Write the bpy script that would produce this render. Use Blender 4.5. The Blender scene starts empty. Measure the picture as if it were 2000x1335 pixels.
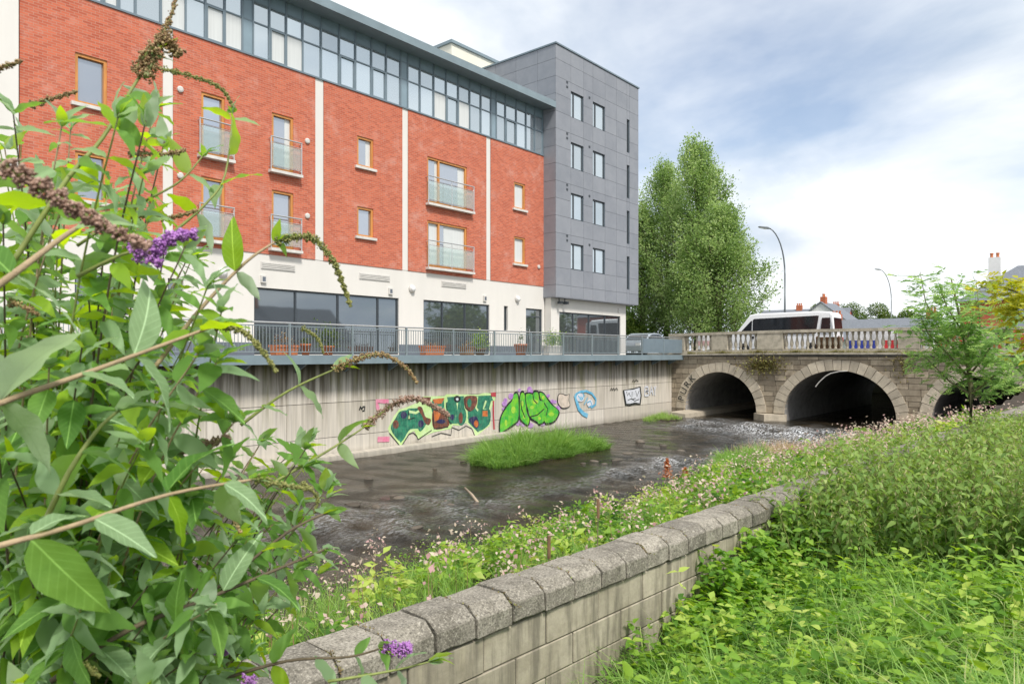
import bpy, bmesh, math, random
import numpy as np
from mathutils import Vector, Matrix
from mathutils.geometry import tessellate_polygon
random.seed(7); RNG = np.random.default_rng(11)
S = bpy.context.scene; COL = S.collection; R = math.radians

# ---------------------------------------------------------------- camera, sky, sun, exposure
# World X runs along the river (up-stream), Y across it towards the apartment block, Z up; the eye is the origin.
FPX, HEAD, HORY = 1389.0, R(40.6), 692.0
cam_d = bpy.data.cameras.new('camera'); cam = bpy.data.objects.new('camera', cam_d); COL.objects.link(cam)
cam_d.lens = 25.0; cam_d.sensor_width = 36.0; cam_d.shift_y = 0.01225
cam_d.clip_start = 0.05; cam_d.clip_end = 3000
cam.rotation_euler = (R(90), 0, HEAD - R(90)); cam.location = (0, 0, 0)
cam_d.dof.use_dof = True; cam_d.dof.focus_distance = 16.0; cam_d.dof.aperture_fstop = 8.0
S.camera = cam
SUN_EL, SUN_AZ = R(52), R(-112)          # direction towards the sun: azimuth measured from +X, counter-clockwise
W = bpy.data.worlds.new('World'); S.world = W; W.use_nodes = True
def build_world():
    nt = W.node_tree; N = nt.nodes; L = nt.links; N.clear()
    out = N.new('ShaderNodeOutputWorld'); bg = N.new('ShaderNodeBackground'); bg.inputs[1].default_value = 0.11
    sky = N.new('ShaderNodeTexSky'); sky.sky_type = 'NISHITA'; sky.sun_disc = False
    sky.sun_elevation = SUN_EL; sky.sun_rotation = R(90) - SUN_AZ; sky.air_density = 1.0; sky.dust_density = 1.2
    tc = N.new('ShaderNodeTexCoord'); sep = N.new('ShaderNodeSeparateXYZ'); L.new(tc.outputs['Generated'], sep.inputs[0])
    def m(op, a, b=None, c=None):
        n = N.new('ShaderNodeMath'); n.operation = op
        for i, v in enumerate((a, b, c)):
            if v is None: continue
            if isinstance(v, (int, float)): n.inputs[i].default_value = v
            else: L.new(v, n.inputs[i])
        return n.outputs[0]
    zz = m('ADD', m('MAXIMUM', sep.outputs[2], 0.0), 0.28)
    cx = m('DIVIDE', sep.outputs[0], zz); cy = m('DIVIDE', sep.outputs[1], zz)
    comb = N.new('ShaderNodeCombineXYZ'); L.new(cx, comb.inputs[0]); L.new(cy, comb.inputs[1])
    def noise(scale, detail, rough, off):
        mp = N.new('ShaderNodeMapping'); mp.inputs['Location'].default_value = off; L.new(comb.outputs[0], mp.inputs[0])
        n = N.new('ShaderNodeTexNoise'); n.inputs['Scale'].default_value = scale; n.inputs['Detail'].default_value = detail
        n.inputs['Roughness'].default_value = rough; n.inputs['Distortion'].default_value = 0.4
        L.new(mp.outputs[0], n.inputs['Vector']); return n.outputs['Fac']
    cover = noise(0.62, 7, 0.52, (25.13, 16.69, 3.21)); shade = noise(1.3, 8, 0.55, (16.69, 25.13, 0))
    rc = N.new('ShaderNodeValToRGB'); rc.color_ramp.elements[0].position = 0.27; rc.color_ramp.elements[0].color = (.22, .22, .22, 1)
    rc.color_ramp.elements[1].position = 0.43; rc.color_ramp.elements[1].color = (1, 1, 1, 1); L.new(cover, rc.inputs[0])
    rs = N.new('ShaderNodeValToRGB'); e = rs.color_ramp.elements
    e[0].position = 0.30; e[0].color = (3.5, 4.1, 4.9, 1); e[1].position = 0.54; e[1].color = (6.4, 6.6, 6.8, 1)
    L.new(shade, rs.inputs[0])
    mix = N.new('ShaderNodeMix'); mix.data_type = 'RGBA'; L.new(rc.outputs[0], mix.inputs[0])
    L.new(sky.outputs[0], mix.inputs[6]); L.new(rs.outputs[0], mix.inputs[7])
    L.new(mix.outputs[2], bg.inputs[0]); L.new(bg.outputs[0], out.inputs[0])
build_world()
sun_d = bpy.data.lights.new('sun', 'SUN'); sun_d.energy = 2.5; sun_d.angle = R(10); sun_d.color = (1.0, 0.95, 0.88)
sun = bpy.data.objects.new('sun', sun_d); COL.objects.link(sun)
sv = Vector((math.cos(SUN_EL)*math.cos(SUN_AZ), math.cos(SUN_EL)*math.sin(SUN_AZ), math.sin(SUN_EL)))
sun.rotation_euler = sv.to_track_quat('Z', 'Y').to_euler()
VS = S.view_settings; VS.view_transform = 'Standard'; VS.look = 'None'; VS.gamma = 1; VS.exposure = 0.66; VS.use_curve_mapping = False
S.cycles.max_bounces = 6; S.cycles.transparent_max_bounces = 6; S.cycles.use_denoising = True

# ---------------------------------------------------------------- survey helpers (photo measurement -> metres)
def fX(px, D): return D/math.tan(HEAD - math.atan((px-1000)/FPX))
def fY(px, X): return X*math.tan(HEAD - math.atan((px-1000)/FPX))
def dep(X, Y): return X*math.cos(HEAD) + Y*math.sin(HEAD)
def fZ(py, X, Y): return (HORY-py)/FPX*dep(X, Y)
def wp(px, py, d):
    xc = (px-1000)/FPX*d
    return Vector((d*math.cos(HEAD)+xc*math.sin(HEAD), d*math.sin(HEAD)-xc*math.cos(HEAD), -(py-HORY)/FPX*d))

# ---------------------------------------------------------------- material helpers
class NT:
    def __init__(s, name):
        s.m = bpy.data.materials.new(name); s.m.use_nodes = True; s.t = s.m.node_tree; s.N = s.t.nodes; s.L = s.t.links
        s.b = s.N['Principled BSDF']; s.out = s.N['Material Output']
    def n(s, kind, **kw):
        x = s.N.new(kind)
        for k, v in kw.items(): setattr(x, k, v)
        return x
    def link(s, a, b): s.L.new(a, b)
    def coord(s, kind='Object', scale=(1,1,1), loc=(0,0,0)):
        tc = s.n('ShaderNodeTexCoord'); mp = s.n('ShaderNodeMapping'); mp.inputs['Scale'].default_value = scale; mp.inputs['Location'].default_value = loc
        s.link(tc.outputs[kind], mp.inputs[0]); return mp.outputs[0]
    def noise(s, vec, scale=5, detail=5, rough=.55, dist=0):
        x = s.n('ShaderNodeTexNoise'); x.inputs['Scale'].default_value = scale; x.inputs['Detail'].default_value = detail
        x.inputs['Roughness'].default_value = rough; x.inputs['Distortion'].default_value = dist; s.link(vec, x.inputs['Vector']); return x.outputs['Fac']
    def ramp(s, fac, stops):
        x = s.n('ShaderNodeValToRGB'); e = x.color_ramp.elements
        while len(e) < len(stops): e.new(0.5)
        for i, (p, c) in enumerate(stops): e[i].position = p; e[i].color = (*c, 1) if len(c) == 3 else c
        s.link(fac, x.inputs[0]); return x.outputs[0]
    def mix(s, fac, a, b, blend='MIX'):
        x = s.n('ShaderNodeMix', data_type='RGBA', blend_type=blend)
        for i, v in ((0, fac), (6, a), (7, b)):
            if isinstance(v, (int, float)): x.inputs[i].default_value = v
            elif isinstance(v, tuple): x.inputs[i].default_value = (*v, 1)
            else: s.link(v, x.inputs[i])
        return x.outputs[2]
    def math(s, op, a, b=0.0):
        x = s.n('ShaderNodeMath', operation=op)
        for i, v in ((0, a), (1, b)):
            if isinstance(v, (int, float)): x.inputs[i].default_value = v
            else: s.link(v, x.inputs[i])
        return x.outputs[0]
    def bump(s, h, strength=.3, dist=.02):
        x = s.n('ShaderNodeBump'); x.inputs['Strength'].default_value = strength; x.inputs['Distance'].default_value = dist
        s.link(h, x.inputs['Height']); s.link(x.outputs[0], s.b.inputs['Normal'])
    def col(s, c): 
        if isinstance(c, tuple): s.b.inputs['Base Color'].default_value = (*c, 1)
        else: s.link(c, s.b.inputs['Base Color'])
    def set(s, rough=.7, metal=0, spec=.5, trans=0):
        s.b.inputs['Roughness'].default_value = rough; s.b.inputs['Metallic'].default_value = metal
        s.b.inputs['Specular IOR Level'].default_value = spec; s.b.inputs['Transmission Weight'].default_value = trans
M = {}
def simple(name, c, rough=.6, metal=0, var=.12, scale=3, bump=0, kind='Object', stretch=(1,1,1), spec=.5):
    k = NT(name); v = k.coord(kind, stretch); f = k.noise(v, scale, 6, .6)
    lo = tuple(max(0, x*(1-var)) for x in c); hi = tuple(min(1, x*(1+var)) for x in c)
    k.col(k.ramp(f, [(.3, lo), (.7, hi)])); k.set(rough, metal, spec)
    if bump: k.bump(k.noise(v, scale*8, 4, .6), bump, .02)
    M[name] = k.m; return k.m
def piece(name, c, var=.25, rough=.85, stain=(.1,.09,.07), stain_amt=.5, scale=6, bump=.4, lichen=None, streak=False):
    # stone / concrete pieces: each object of its own takes its own shade
    k = NT(name); v = k.coord('Object'); oi = k.n('ShaderNodeObjectInfo')
    base = k.ramp(oi.outputs['Random'], [(0, tuple(x*(1-var) for x in c)), (.5, c), (1, tuple(min(1, x*(1+var)) for x in c))])
    geo = k.n('ShaderNodeNewGeometry'); mp = k.n('ShaderNodeMapping'); k.link(geo.outputs['Position'], mp.inputs[0]); p = mp.outputs[0]
    n1 = k.noise(p, scale, 8, .65); n2 = k.noise(p, scale*9, 4, .7)
    cc = k.mix(k.ramp(n1, [(.42, (0,0,0)), (.72, (stain_amt,)*3)]), base, stain)
    cc = k.mix(k.ramp(n2, [(.3, (.35,)*3), (.6, (0,0,0))]), cc, tuple(x*.45 for x in c))
    if streak:
        mp2 = k.n('ShaderNodeMapping'); mp2.inputs['Scale'].default_value = (5, 5, .6); k.link(geo.outputs['Position'], mp2.inputs[0]); n4 = k.noise(mp2.outputs[0], 2.2, 6, .6)
        cc = k.mix(k.ramp(n4, [(.48, (0,0,0)), (.64, (.75,)*3)]), cc, tuple(x*.33 for x in c)); cc = k.mix(k.ramp(n4, [(.28, (.4,)*3), (.40, (0,0,0))]), cc, (.55,.49,.35))
    if lichen:
        n3 = k.noise(p, scale*2.5, 6, .6, .4); cc = k.mix(k.ramp(n3, [(.60, (0,0,0)), (.68, (.6,)*3)]), cc, lichen)
    if lichen:
        n5 = k.noise(p, 70, 3, .7); cc = k.mix(k.ramp(n5, [(.36, (.75,)*3), (.47, (0,)*3)]), cc, tuple(x*.25 for x in c)); cc = k.mix(k.ramp(n5, [(.56, (0,)*3), (.66, (.6,)*3)]), cc, (.55,.51,.43))
    k.col(cc); k.set(rough, 0, .3); k.bump(k.math('ADD', n1, k.math('MULTIPLY', n2, .5)), bump, .015)
    M[name] = k.m; return k.m

def mat_brick():
    k = NT('red_brick'); tc = k.n('ShaderNodeTexCoord'); sp = k.n('ShaderNodeSeparateXYZ'); k.link(tc.outputs['Object'], sp.inputs[0])
    cb = k.n('ShaderNodeCombineXYZ'); k.link(k.math('ADD', sp.outputs[0], sp.outputs[1]), cb.inputs[0]); k.link(sp.outputs[2], cb.inputs[1])
    br = k.n('ShaderNodeTexBrick'); k.link(cb.outputs[0], br.inputs['Vector']); br.inputs['Scale'].default_value = 1
    br.inputs['Brick Width'].default_value = .225; br.inputs['Row Height'].default_value = .075; br.inputs['Mortar Size'].default_value = .009
    br.inputs['Mortar Smooth'].default_value = .3
    br.inputs['Color1'].default_value = (.60,.158,.085,1); br.inputs['Color2'].default_value = (.41,.088,.05,1); br.inputs['Mortar'].default_value = (.46,.25,.18,1)
    n = k.noise(tc.outputs['Object'], .7, 6, .6); n2 = k.noise(tc.outputs['Object'], 2.3, 8, .7)
    c = k.mix(k.ramp(n, [(.3, (.0,)*3), (.75, (.35,)*3)]), br.outputs['Color'], (.56,.19,.12))
    c = k.mix(k.ramp(k.math('MULTIPLY', n, n2), [(.27, (0,)*3), (.43, (.36,)*3)]), c, (.68,.46,.39))
    k.col(c); k.set(.85, 0, .2); k.bump(br.outputs['Fac'], -.25, .01); M['brick'] = k.m
mat_brick()
def mat_render(name, c, rough=.8):
    k = NT(name); v = k.coord('Object', (1,1,.25)); n = k.noise(v, 1.1, 7, .6); n2 = k.noise(k.coord(), 40, 3)
    k.col(k.ramp(n, [(.3, tuple(x*.93 for x in c)), (.65, c)])); k.set(rough, 0, .3); k.bump(n2, .08, .01); M[name] = k.m
mat_render('white_render', (.72,.695,.65)); mat_render('cream_render', (.78,.75,.64))
simple('steel_grey', (.16,.21,.245), .45, .0, .08, 2); simple('fascia_grey', (.20,.26,.29), .42, 0, .12, 1.5)
simple('panel_blue', (.22,.30,.35), .4, 0, .08, 1.5); simple('dark_frame', (.045,.055,.065), .4, 0, .1)
simple('plinth_grey', (.12,.14,.17), .6, 0, .15, 2); simple('wood_frame', (.56,.24,.06), .45, 0, .2, 9, 0, 'Object', (1,1,.2))
simple('sill', (.62,.60,.56), .7, 0, .15, 4); simple('rail_steel', (.55,.56,.56), .35, .6, .06); simple('bar_grey', (.24,.29,.31), .45, .2, .06)
simple('white_paint', (.78,.78,.77), .5, 0, .05); simple('roof_grey', (.17,.19,.2), .7, 0, .1); simple('tarmac', (.055,.055,.057), .9, 0, .3, 20, .2)
simple('paving', (.33,.32,.30), .85, 0, .2, 8, .2); simple('terracotta', (.50,.17,.07), .75, 0, .2, 12); simple('timber', (.22,.13,.07), .8, 0, .3, 12, .2, 'Object', (1,1,.2))
simple('louvre', (.60,.58,.55), .5, 0, .1); simple('black_metal', (.03,.03,.032), .4, .3, .1); simple('soil', (.045,.034,.022), .95, 0, .4, 6, .5)
simple('slate', (.16,.175,.20), .6, 0, .25, 9, .2); simple('chimney_brick', (.44,.13,.06), .85, 0, .25, 8); simple('house_brick', (.45,.10,.06), .85, 0, .2, 8)
simple('house_white', (.74,.74,.73), .8, 0, .08, 2); simple('lamp_grey', (.17,.19,.20), .45, .4, .06)
def mat_glass(name, tint, metal, rough=.03, wav=.0):
    k = NT(name); oi = k.n('ShaderNodeObjectInfo')
    k.col(k.ramp(oi.outputs['Random'], [(0, tuple(x*.82 for x in tint)), (1, tuple(min(1, x*1.12) for x in tint))])); k.set(rough, metal, .6)
    v = k.coord('Object', (1,1,1)); k.bump(k.noise(v, 1.2, 1), .05, .02); M[name] = k.m
mat_glass('glass_high', (.56,.63,.67), .75); mat_glass('glass_door', (.46,.50,.56), .7); mat_glass('glass_shop', (.26,.29,.31), .82)
simple('blind', (.62,.64,.63), .35, 0, .06, 2, 0, 'Object', (8,1,.2), .8)
def mat_clear():
    k = NT('glass_balustrade'); k.col((.62,.72,.70)); k.set(.08, 0, .6); tr = k.n('ShaderNodeBsdfTransparent'); tr.inputs[0].default_value = (.92,.96,.95,1)
    mx = k.n('ShaderNodeMixShader'); mx.inputs[0].default_value = .24; k.link(tr.outputs[0], mx.inputs[1]); k.link(k.b.outputs[0], mx.inputs[2]); k.link(mx.outputs[0], k.out.inputs[0])
    M['glass_balustrade'] = k.m
mat_clear()
def mat_cladding():
    k = NT('slate_cladding'); oi = k.n('ShaderNodeObjectInfo'); v = k.coord('Object', (1,1,2.2)); g = k.n('ShaderNodeNewGeometry')
    n = k.noise(g.outputs['Position'], 1.6, 8, .65)
    b = k.ramp(oi.outputs['Random'], [(0, (.205,.22,.25)), (.5, (.225,.24,.27)), (1, (.245,.26,.29))])
    k.col(k.mix(k.ramp(n, [(.35, (0,)*3), (.7, (.35,)*3)]), b, (.34,.35,.38))); k.set(.55, 0, .4); k.bump(k.noise(g.outputs['Position'], 9, 5, .6), .12, .01); M['cladding'] = k.m
mat_cladding()
def mat_concrete():
    k = NT('stained_concrete'); g = k.n('ShaderNodeNewGeometry'); oi = k.n('ShaderNodeObjectInfo')
    def st(sc): 
        mp = k.n('ShaderNodeMapping'); mp.inputs['Scale'].default_value = sc; k.link(g.outputs['Position'], mp.inputs[0]); return mp.outputs[0]
    sep = k.n('ShaderNodeSeparateXYZ'); k.link(g.outputs['Position'], sep.inputs[0])
    base = k.ramp(oi.outputs['Random'], [(0, (.58,.53,.45)), (1, (.70,.65,.57))])
    streak = k.noise(st((2.6, 1, .10)), 1.6, 7, .62); fine = k.noise(st((7, 1, .25)), 1.5, 6, .6); blot = k.noise(st((1,1,1)), 1.1, 8, .65)
    c = k.mix(k.ramp(fine, [(.35, (.55,)*3), (.6, (0,)*3)]), base, (.36,.335,.30))
    up = k.n('ShaderNodeMapRange'); up.inputs[1].default_value = -3.0; up.inputs[2].default_value = -.4; k.link(sep.outputs[2], up.inputs[0])
    sfac = k.math('MULTIPLY', k.math('MULTIPLY', k.ramp(streak, [(.45, (0,)*3), (.60, (.95,)*3)]), up.outputs[0]), k.ramp(k.noise(st((1,1,.4)), .45, 5, .6), [(.38, (.25,)*3), (.60, (1,)*3)]))
    c = k.mix(sfac, c, (.10,.075,.04)); tb = k.n('ShaderNodeMapRange'); tb.inputs[1].default_value = -1.45; tb.inputs[2].default_value = -.40; k.link(k.math('ADD', sep.outputs[2], k.math('MULTIPLY', k.math('SUBTRACT', streak, .5), 2.2)), tb.inputs[0]); c = k.mix(k.math('MULTIPLY', tb.outputs[0], .8), c, (.07,.06,.035))
    green = k.noise(st((1.4, 1, .16)), 2.1, 6, .6)
    c = k.mix(k.math('MULTIPLY', k.ramp(green, [(.52, (0,)*3), (.68, (.75,)*3)]), up.outputs[0]), c, (.20,.20,.07))
    lo = k.n('ShaderNodeMapRange'); lo.inputs[1].default_value = -3.1; lo.inputs[2].default_value = -3.75; k.link(k.math('ADD', sep.outputs[2], k.math('MULTIPLY', blot, .5)), lo.inputs[0])
    c = k.mix(k.math('MULTIPLY', lo.outputs[0], .85), c, (.075,.065,.035))
    k.col(c); k.set(.85, 0, .3); k.bump(k.math('ADD', blot, fine), .25, .02); M['concrete'] = k.m
mat_concrete()
piece('wall_block', (.45,.405,.315), .16, .9, (.16,.135,.085), .6, 2.6, .4, streak=True)
piece('coping', (.30,.275,.228), .28, .95, (.09,.08,.06), .75, 9, .9, (.48,.45,.38))
piece('bridge_stone', (.42,.355,.265), .35, .9, (.12,.09,.06), .65, 2.2, .6)
piece('voussoir', (.58,.51,.40), .2, .9, (.22,.19,.15), .5, 2.5, .5)
piece('balustrade_stone', (.50,.45,.36), .14, .9, (.15,.14,.10), .6, 3.5, .5)
piece('vault_stone', (.34,.33,.32), .15, .95, (.10,.10,.09), .6, 2, .7)
simple('mortar', (.13,.115,.09), .95, 0, .25, 10, .3)
piece('rock', (.13,.11,.085), .4, .6, (.06,.05,.04), .5, 8, .5)

# ---------------------------------------------------------------- mesh helpers
class MB:
    def __init__(s): s.v = []; s.f = []; s.mi = []
    def poly(s, pts, mi=0):
        b = len(s.v); s.v += [tuple(p) for p in pts]; s.f.append(tuple(range(b, b+len(pts)))); s.mi.append(mi)
    def box(s, x0, x1, y0, y1, z0, z1, mi=0):
        b = len(s.v); s.v += [(x0,y0,z0),(x1,y0,z0),(x1,y1,z0),(x0,y1,z0),(x0,y0,z1),(x1,y0,z1),(x1,y1,z1),(x0,y1,z1)]
        for q in ((0,3,2,1),(4,5,6,7),(0,1,5,4),(1,2,6,5),(2,3,7,6),(3,0,4,7)): s.f.append(tuple(b+i for i in q)); s.mi.append(mi)
    def hexa(s, p, mi=0):          # 8 corners, bottom ring then top ring
        b = len(s.v); s.v += [tuple(q) for q in p]
        for q in ((0,3,2,1),(4,5,6,7),(0,1,5,4),(1,2,6,5),(2,3,7,6),(3,0,4,7)): s.f.append(tuple(b+i for i in q)); s.mi.append(mi)
    def prism(s, prof, axis, a0, a1, mi=0):   # closed profile extruded along an axis; prof in the two other axes, in order
        n = len(prof); b = len(s.v)
        for a in (a0, a1):
            for p, q in prof:
                s.v.append({'x': (a,p,q), 'y': (p,a,q), 'z': (p,q,a)}[axis])
        s.f.append(tuple(range(b, b+n))[::-1]); s.f.append(tuple(range(b+n, b+2*n))); s.mi += [mi, mi]
        for i in range(n): j = (i+1) % n; s.f.append((b+i, b+j, b+n+j, b+n+i)); s.mi.append(mi)
    def tube(s, pts, rad, n=8, mi=0, cap=True):
        pts = [Vector(p) for p in pts]; rs = rad if hasattr(rad, '__len__') else [rad]*len(pts); rings = []
        for i, p in enumerate(pts):
            d = (pts[min(i+1, len(pts)-1)] - pts[max(i-1, 0)]).normalized()
            u = d.cross(Vector((0,0,1))); u = u.normalized() if u.length > 1e-4 else Vector((1,0,0)); w = d.cross(u)
            b = len(s.v); rings.append(b)
            for k in range(n):
                a = 2*math.pi*k/n; q = p + (u*math.cos(a) + w*math.sin(a))*rs[i]; s.v.append(tuple(q))
        for a, b in zip(rings, rings[1:]):
            for k in range(n): j = (k+1) % n; s.f.append((a+k, a+j, b+j, b+k)); s.mi.append(mi)
        if cap: s.f.append(tuple(rings[0]+k for k in range(n))[::-1]); s.f.append(tuple(rings[-1]+k for k in range(n))); s.mi += [mi, mi]
    def lathe(s, prof, c=(0,0), n=12, mi=0):    # prof [(r,z)]
        rings = []
        for r, z in prof:
            rings.append(len(s.v))
            for k in range(n): a = 2*math.pi*k/n; s.v.append((c[0]+r*math.cos(a), c[1]+r*math.sin(a), z))
        for a, b in zip(rings, rings[1:]):
            for k in range(n): j = (k+1) % n; s.f.append((a+k, a+j, b+j, b+k)); s.mi.append(mi)
        s.f.append(tuple(rings[0]+k for k in range(n))[::-1]); s.f.append(tuple(rings[-1]+k for k in range(n))); s.mi += [mi, mi]
    def mesh(s, name, mats, smooth=False):
        me = bpy.data.meshes.new(name); me.from_pydata(s.v, [], s.f); ms = mats if isinstance(mats, (list, tuple)) else [mats]
        for m in ms: me.materials.append(M[m] if isinstance(m, str) else m)
        me.polygons.foreach_set('material_index', s.mi)
        if smooth: me.polygons.foreach_set('use_smooth', [True]*len(s.f))
        me.update(); return me
    def build(s, name, mats, parent=None, smooth=False, bevel=0):
        o = obj(name, s.mesh(name, mats, smooth), parent)
        if bevel: b = o.modifiers.new('bevel', 'BEVEL'); b.width = bevel; b.segments = 2; b.limit_method = 'ANGLE'
        return o
def obj(name, me, parent=None, loc=None):
    o = bpy.data.objects.new(name, me); COL.objects.link(o)
    if parent: o.parent = parent; o.matrix_parent_inverse = wm(parent).inverted()
    if loc is not None: o.location = loc
    return o
def wm(o): return (wm(o.parent) @ o.matrix_parent_inverse @ o.matrix_basis) if o.parent else o.matrix_basis.copy()
def tag(o, label=None, cat=None, group=None, kind=None):
    for k, v in (('label', label), ('category', cat), ('group', group), ('kind', kind)):
        if v: o[k] = v
    return o
def empty(name, loc, label, cat, group=None, rz=0):
    o = obj(name, None); o.location = loc; o.rotation_euler = (0,0,rz); o.empty_display_size = .2; return tag(o, label, cat, group)
def boxpart(name, mat, parent, *a, bevel=0):
    m = MB(); m.box(*a); return m.build(name, mat, parent, bevel=bevel)
def facade(mb, x0, x1, z0, z1, Y, openings, reveal=.16, mi=0, mr=0):
    # wall sheet on plane Y facing -Y, with rectangular openings (xa, xb, za, zb) and their reveals
    xs = sorted({x0, x1, *[v for o in openings for v in o[:2] if x0 <= v <= x1]}); zs = sorted({z0, z1, *[v for o in openings for v in o[2:] if z0 <= v <= z1]})
    for a, b in zip(xs, xs[1:]):
        for c, d in zip(zs, zs[1:]):
            mx, mz = (a+b)/2, (c+d)/2
            if any(o[0] < mx < o[1] and o[2] < mz < o[3] for o in openings): continue
            mb.poly([(a,Y,c),(b,Y,c),(b,Y,d),(a,Y,d)], mi)
    for a, b, c, d in openings:
        r = Y + reveal
        mb.poly([(a,Y,c),(a,Y,d),(a,r,d),(a,r,c)], mr); mb.poly([(b,Y,c),(b,r,c),(b,r,d),(b,Y,d)], mr)
        mb.poly([(a,Y,d),(b,Y,d),(b,r,d),(a,r,d)], mr); mb.poly([(a,Y,c),(a,r,c),(b,r,c),(b,Y,c)], mr)
def text_mesh(name, body, size, mat, parent, matrix, extrude=.002):
    cu = bpy.data.curves.new(name, 'FONT'); cu.body = body; cu.size = size; cu.extrude = extrude; cu.align_x = 'CENTER'
    t = bpy.data.objects.new(name, cu); COL.objects.link(t); bpy.context.view_layer.update()
    me = bpy.data.meshes.new_from_object(t.evaluated_get(bpy.context.evaluated_depsgraph_get())); bpy.data.objects.remove(t)
    me.materials.clear(); me.materials.append(M[mat]); o = obj(name, me, parent); o.matrix_local = matrix; return o

# ---------------------------------------------------------------- the setting: ground, road, river, banks
WATER = -3.72
YW = 21.2                                # river face of the concrete wall
def yw(X): return 3.16 - .0437*X         # ridge line of the near stone wall
def sm(a, b, x): t = np.clip((x-a)/(b-a), 0, 1); return t*t*(3-2*t)
def ground_land(X, Y):
    base = np.interp(X, [-6, 2, 8, 22, 45], [-2.9, -2.8, -2.38, -2.05, -1.6]); slope = np.interp(X, [3, 7, 12], [.34, .10, .05])
    d = yw(X) - .18 - Y
    return base + slope*np.clip(d, 0, 3.4) + .05*np.sin(X*2.3+Y*1.7)*np.sin(Y*2.9)
def ground_river(X, Y):
    d = Y - yw(X)
    return np.interp(d, [0, .6, 3.2, 5.2, 6.4, 8.5, 30], [-2.2, -2.25, -2.95, -3.45, -3.74, -4.0, -4.2]) + .06*np.sin(X*1.9)*np.sin(Y*1.3+X*.4) + .10*np.sin(X*.45+1)*sm(2, 6, d)
def grid_obj(name, xs, ys, zf, mat, kind='structure'):
    X, Y = np.meshgrid(xs, ys, indexing='ij'); Z = zf(X, Y); n, m = X.shape
    v = np.stack([X, Y, Z], -1).reshape(-1, 3); i = np.arange(n*m).reshape(n, m)
    f = np.stack([i[:-1,:-1], i[1:,:-1], i[1:,1:], i[:-1,1:]], -1).reshape(-1, 4)
    me = bpy.data.meshes.new(name); me.from_pydata(v.tolist(), [], f.tolist()); me.materials.append(M[mat]); me.polygons.foreach_set('use_smooth', [True]*len(f)); me.update()
    o = obj(name, me); o['kind'] = kind; return o
simple('turf', (.055,.075,.025), .95, 0, .4, 5, .4)
# far land: left bank behind the wall, and everything beyond the bridge
g = MB()
g.poly([(-300,YW+.3,-.06),(900,YW+.3,-.06),(900,1200,-.06),(-300,1200,-.06)]); g.poly([(58.6,-900,-.06),(900,-900,-.06),(900,YW+.3,-.06),(58.6,YW+.3,-.06)])
tag(g.build('ground', 'turf'), kind='structure')
g = MB(); g.poly([(-80,-300,-2.6),(58.6,-300,-1.5),(58.6,-8.9,-1.5),(-80,-8.9,-2.6)]); tag(g.build('far_meadow', 'turf'), kind='structure')
grid_obj('grass_bank', np.linspace(-6, 41.5, 96), np.r_[np.linspace(-9, -1, 9), np.linspace(-.5, 3.42, 16)],
         lambda X, Y: ground_land(X, np.minimum(Y, yw(X)-.02)), 'soil')
grid_obj('river_bank', np.linspace(-4, 40.3, 150), np.linspace(0, 1, 26), lambda X, t: 0*X, 'soil')
o = bpy.data.objects['river_bank']; me = o.data
co = np.empty(len(me.vertices)*3); me.vertices.foreach_get('co', co); co = co.reshape(-1, 3); co[:, 1] = yw(co[:, 0]) + .02 + co[:, 1]*9; co[:, 2] = ground_river(co[:, 0], co[:, 1]); me.vertices.foreach_set('co', co.ravel()); me.update()
grid_obj('river_bed', np.linspace(-4, 76, 60), np.linspace(1, 21.6, 20), lambda X, Y: -4.35 + .06*np.sin(X*3)*np.sin(Y*2.2), 'soil')
def mat_water():
    k = NT('river_water'); g = k.n('ShaderNodeNewGeometry')
    def st(sc):
        mp = k.n('ShaderNodeMapping'); mp.inputs['Scale'].default_value = sc; k.link(g.outputs['Position'], mp.inputs[0]); return mp.outputs[0]
    bed = k.noise(st((1,1.4,1)), .55, 6, .6, .3); at = k.n('ShaderNodeAttribute', attribute_name='foam')
    c = k.ramp(bed, [(.35, (.010,.010,.007)), (.52, (.026,.020,.012)), (.75, (.062,.045,.026))])
    fn = k.noise(st((1.0,2.0,1)), 6.5, 8, .75, .8)
    fm = k.math('MULTIPLY', at.outputs['Fac'], k.ramp(fn, [(.47, (0,)*3), (.58, (1,)*3)]))
    k.col(k.mix(fm, c, (.78,.80,.82))); k.set(.06, 0, .55); k.b.inputs['IOR'].default_value = 1.33
    k.link(k.math('ADD', k.math('MULTIPLY', fm, .5), .05), k.b.inputs['Roughness'])
    rip = k.math('ADD', k.noise(st((1,2.0,1)), 5.0, 7, .68, .4), k.math('MULTIPLY', k.noise(st((1,1.8,1)), 11, 4, .65), .6))
    k.bump(rip, .9, .07); M['water'] = k.m
mat_water()
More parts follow.
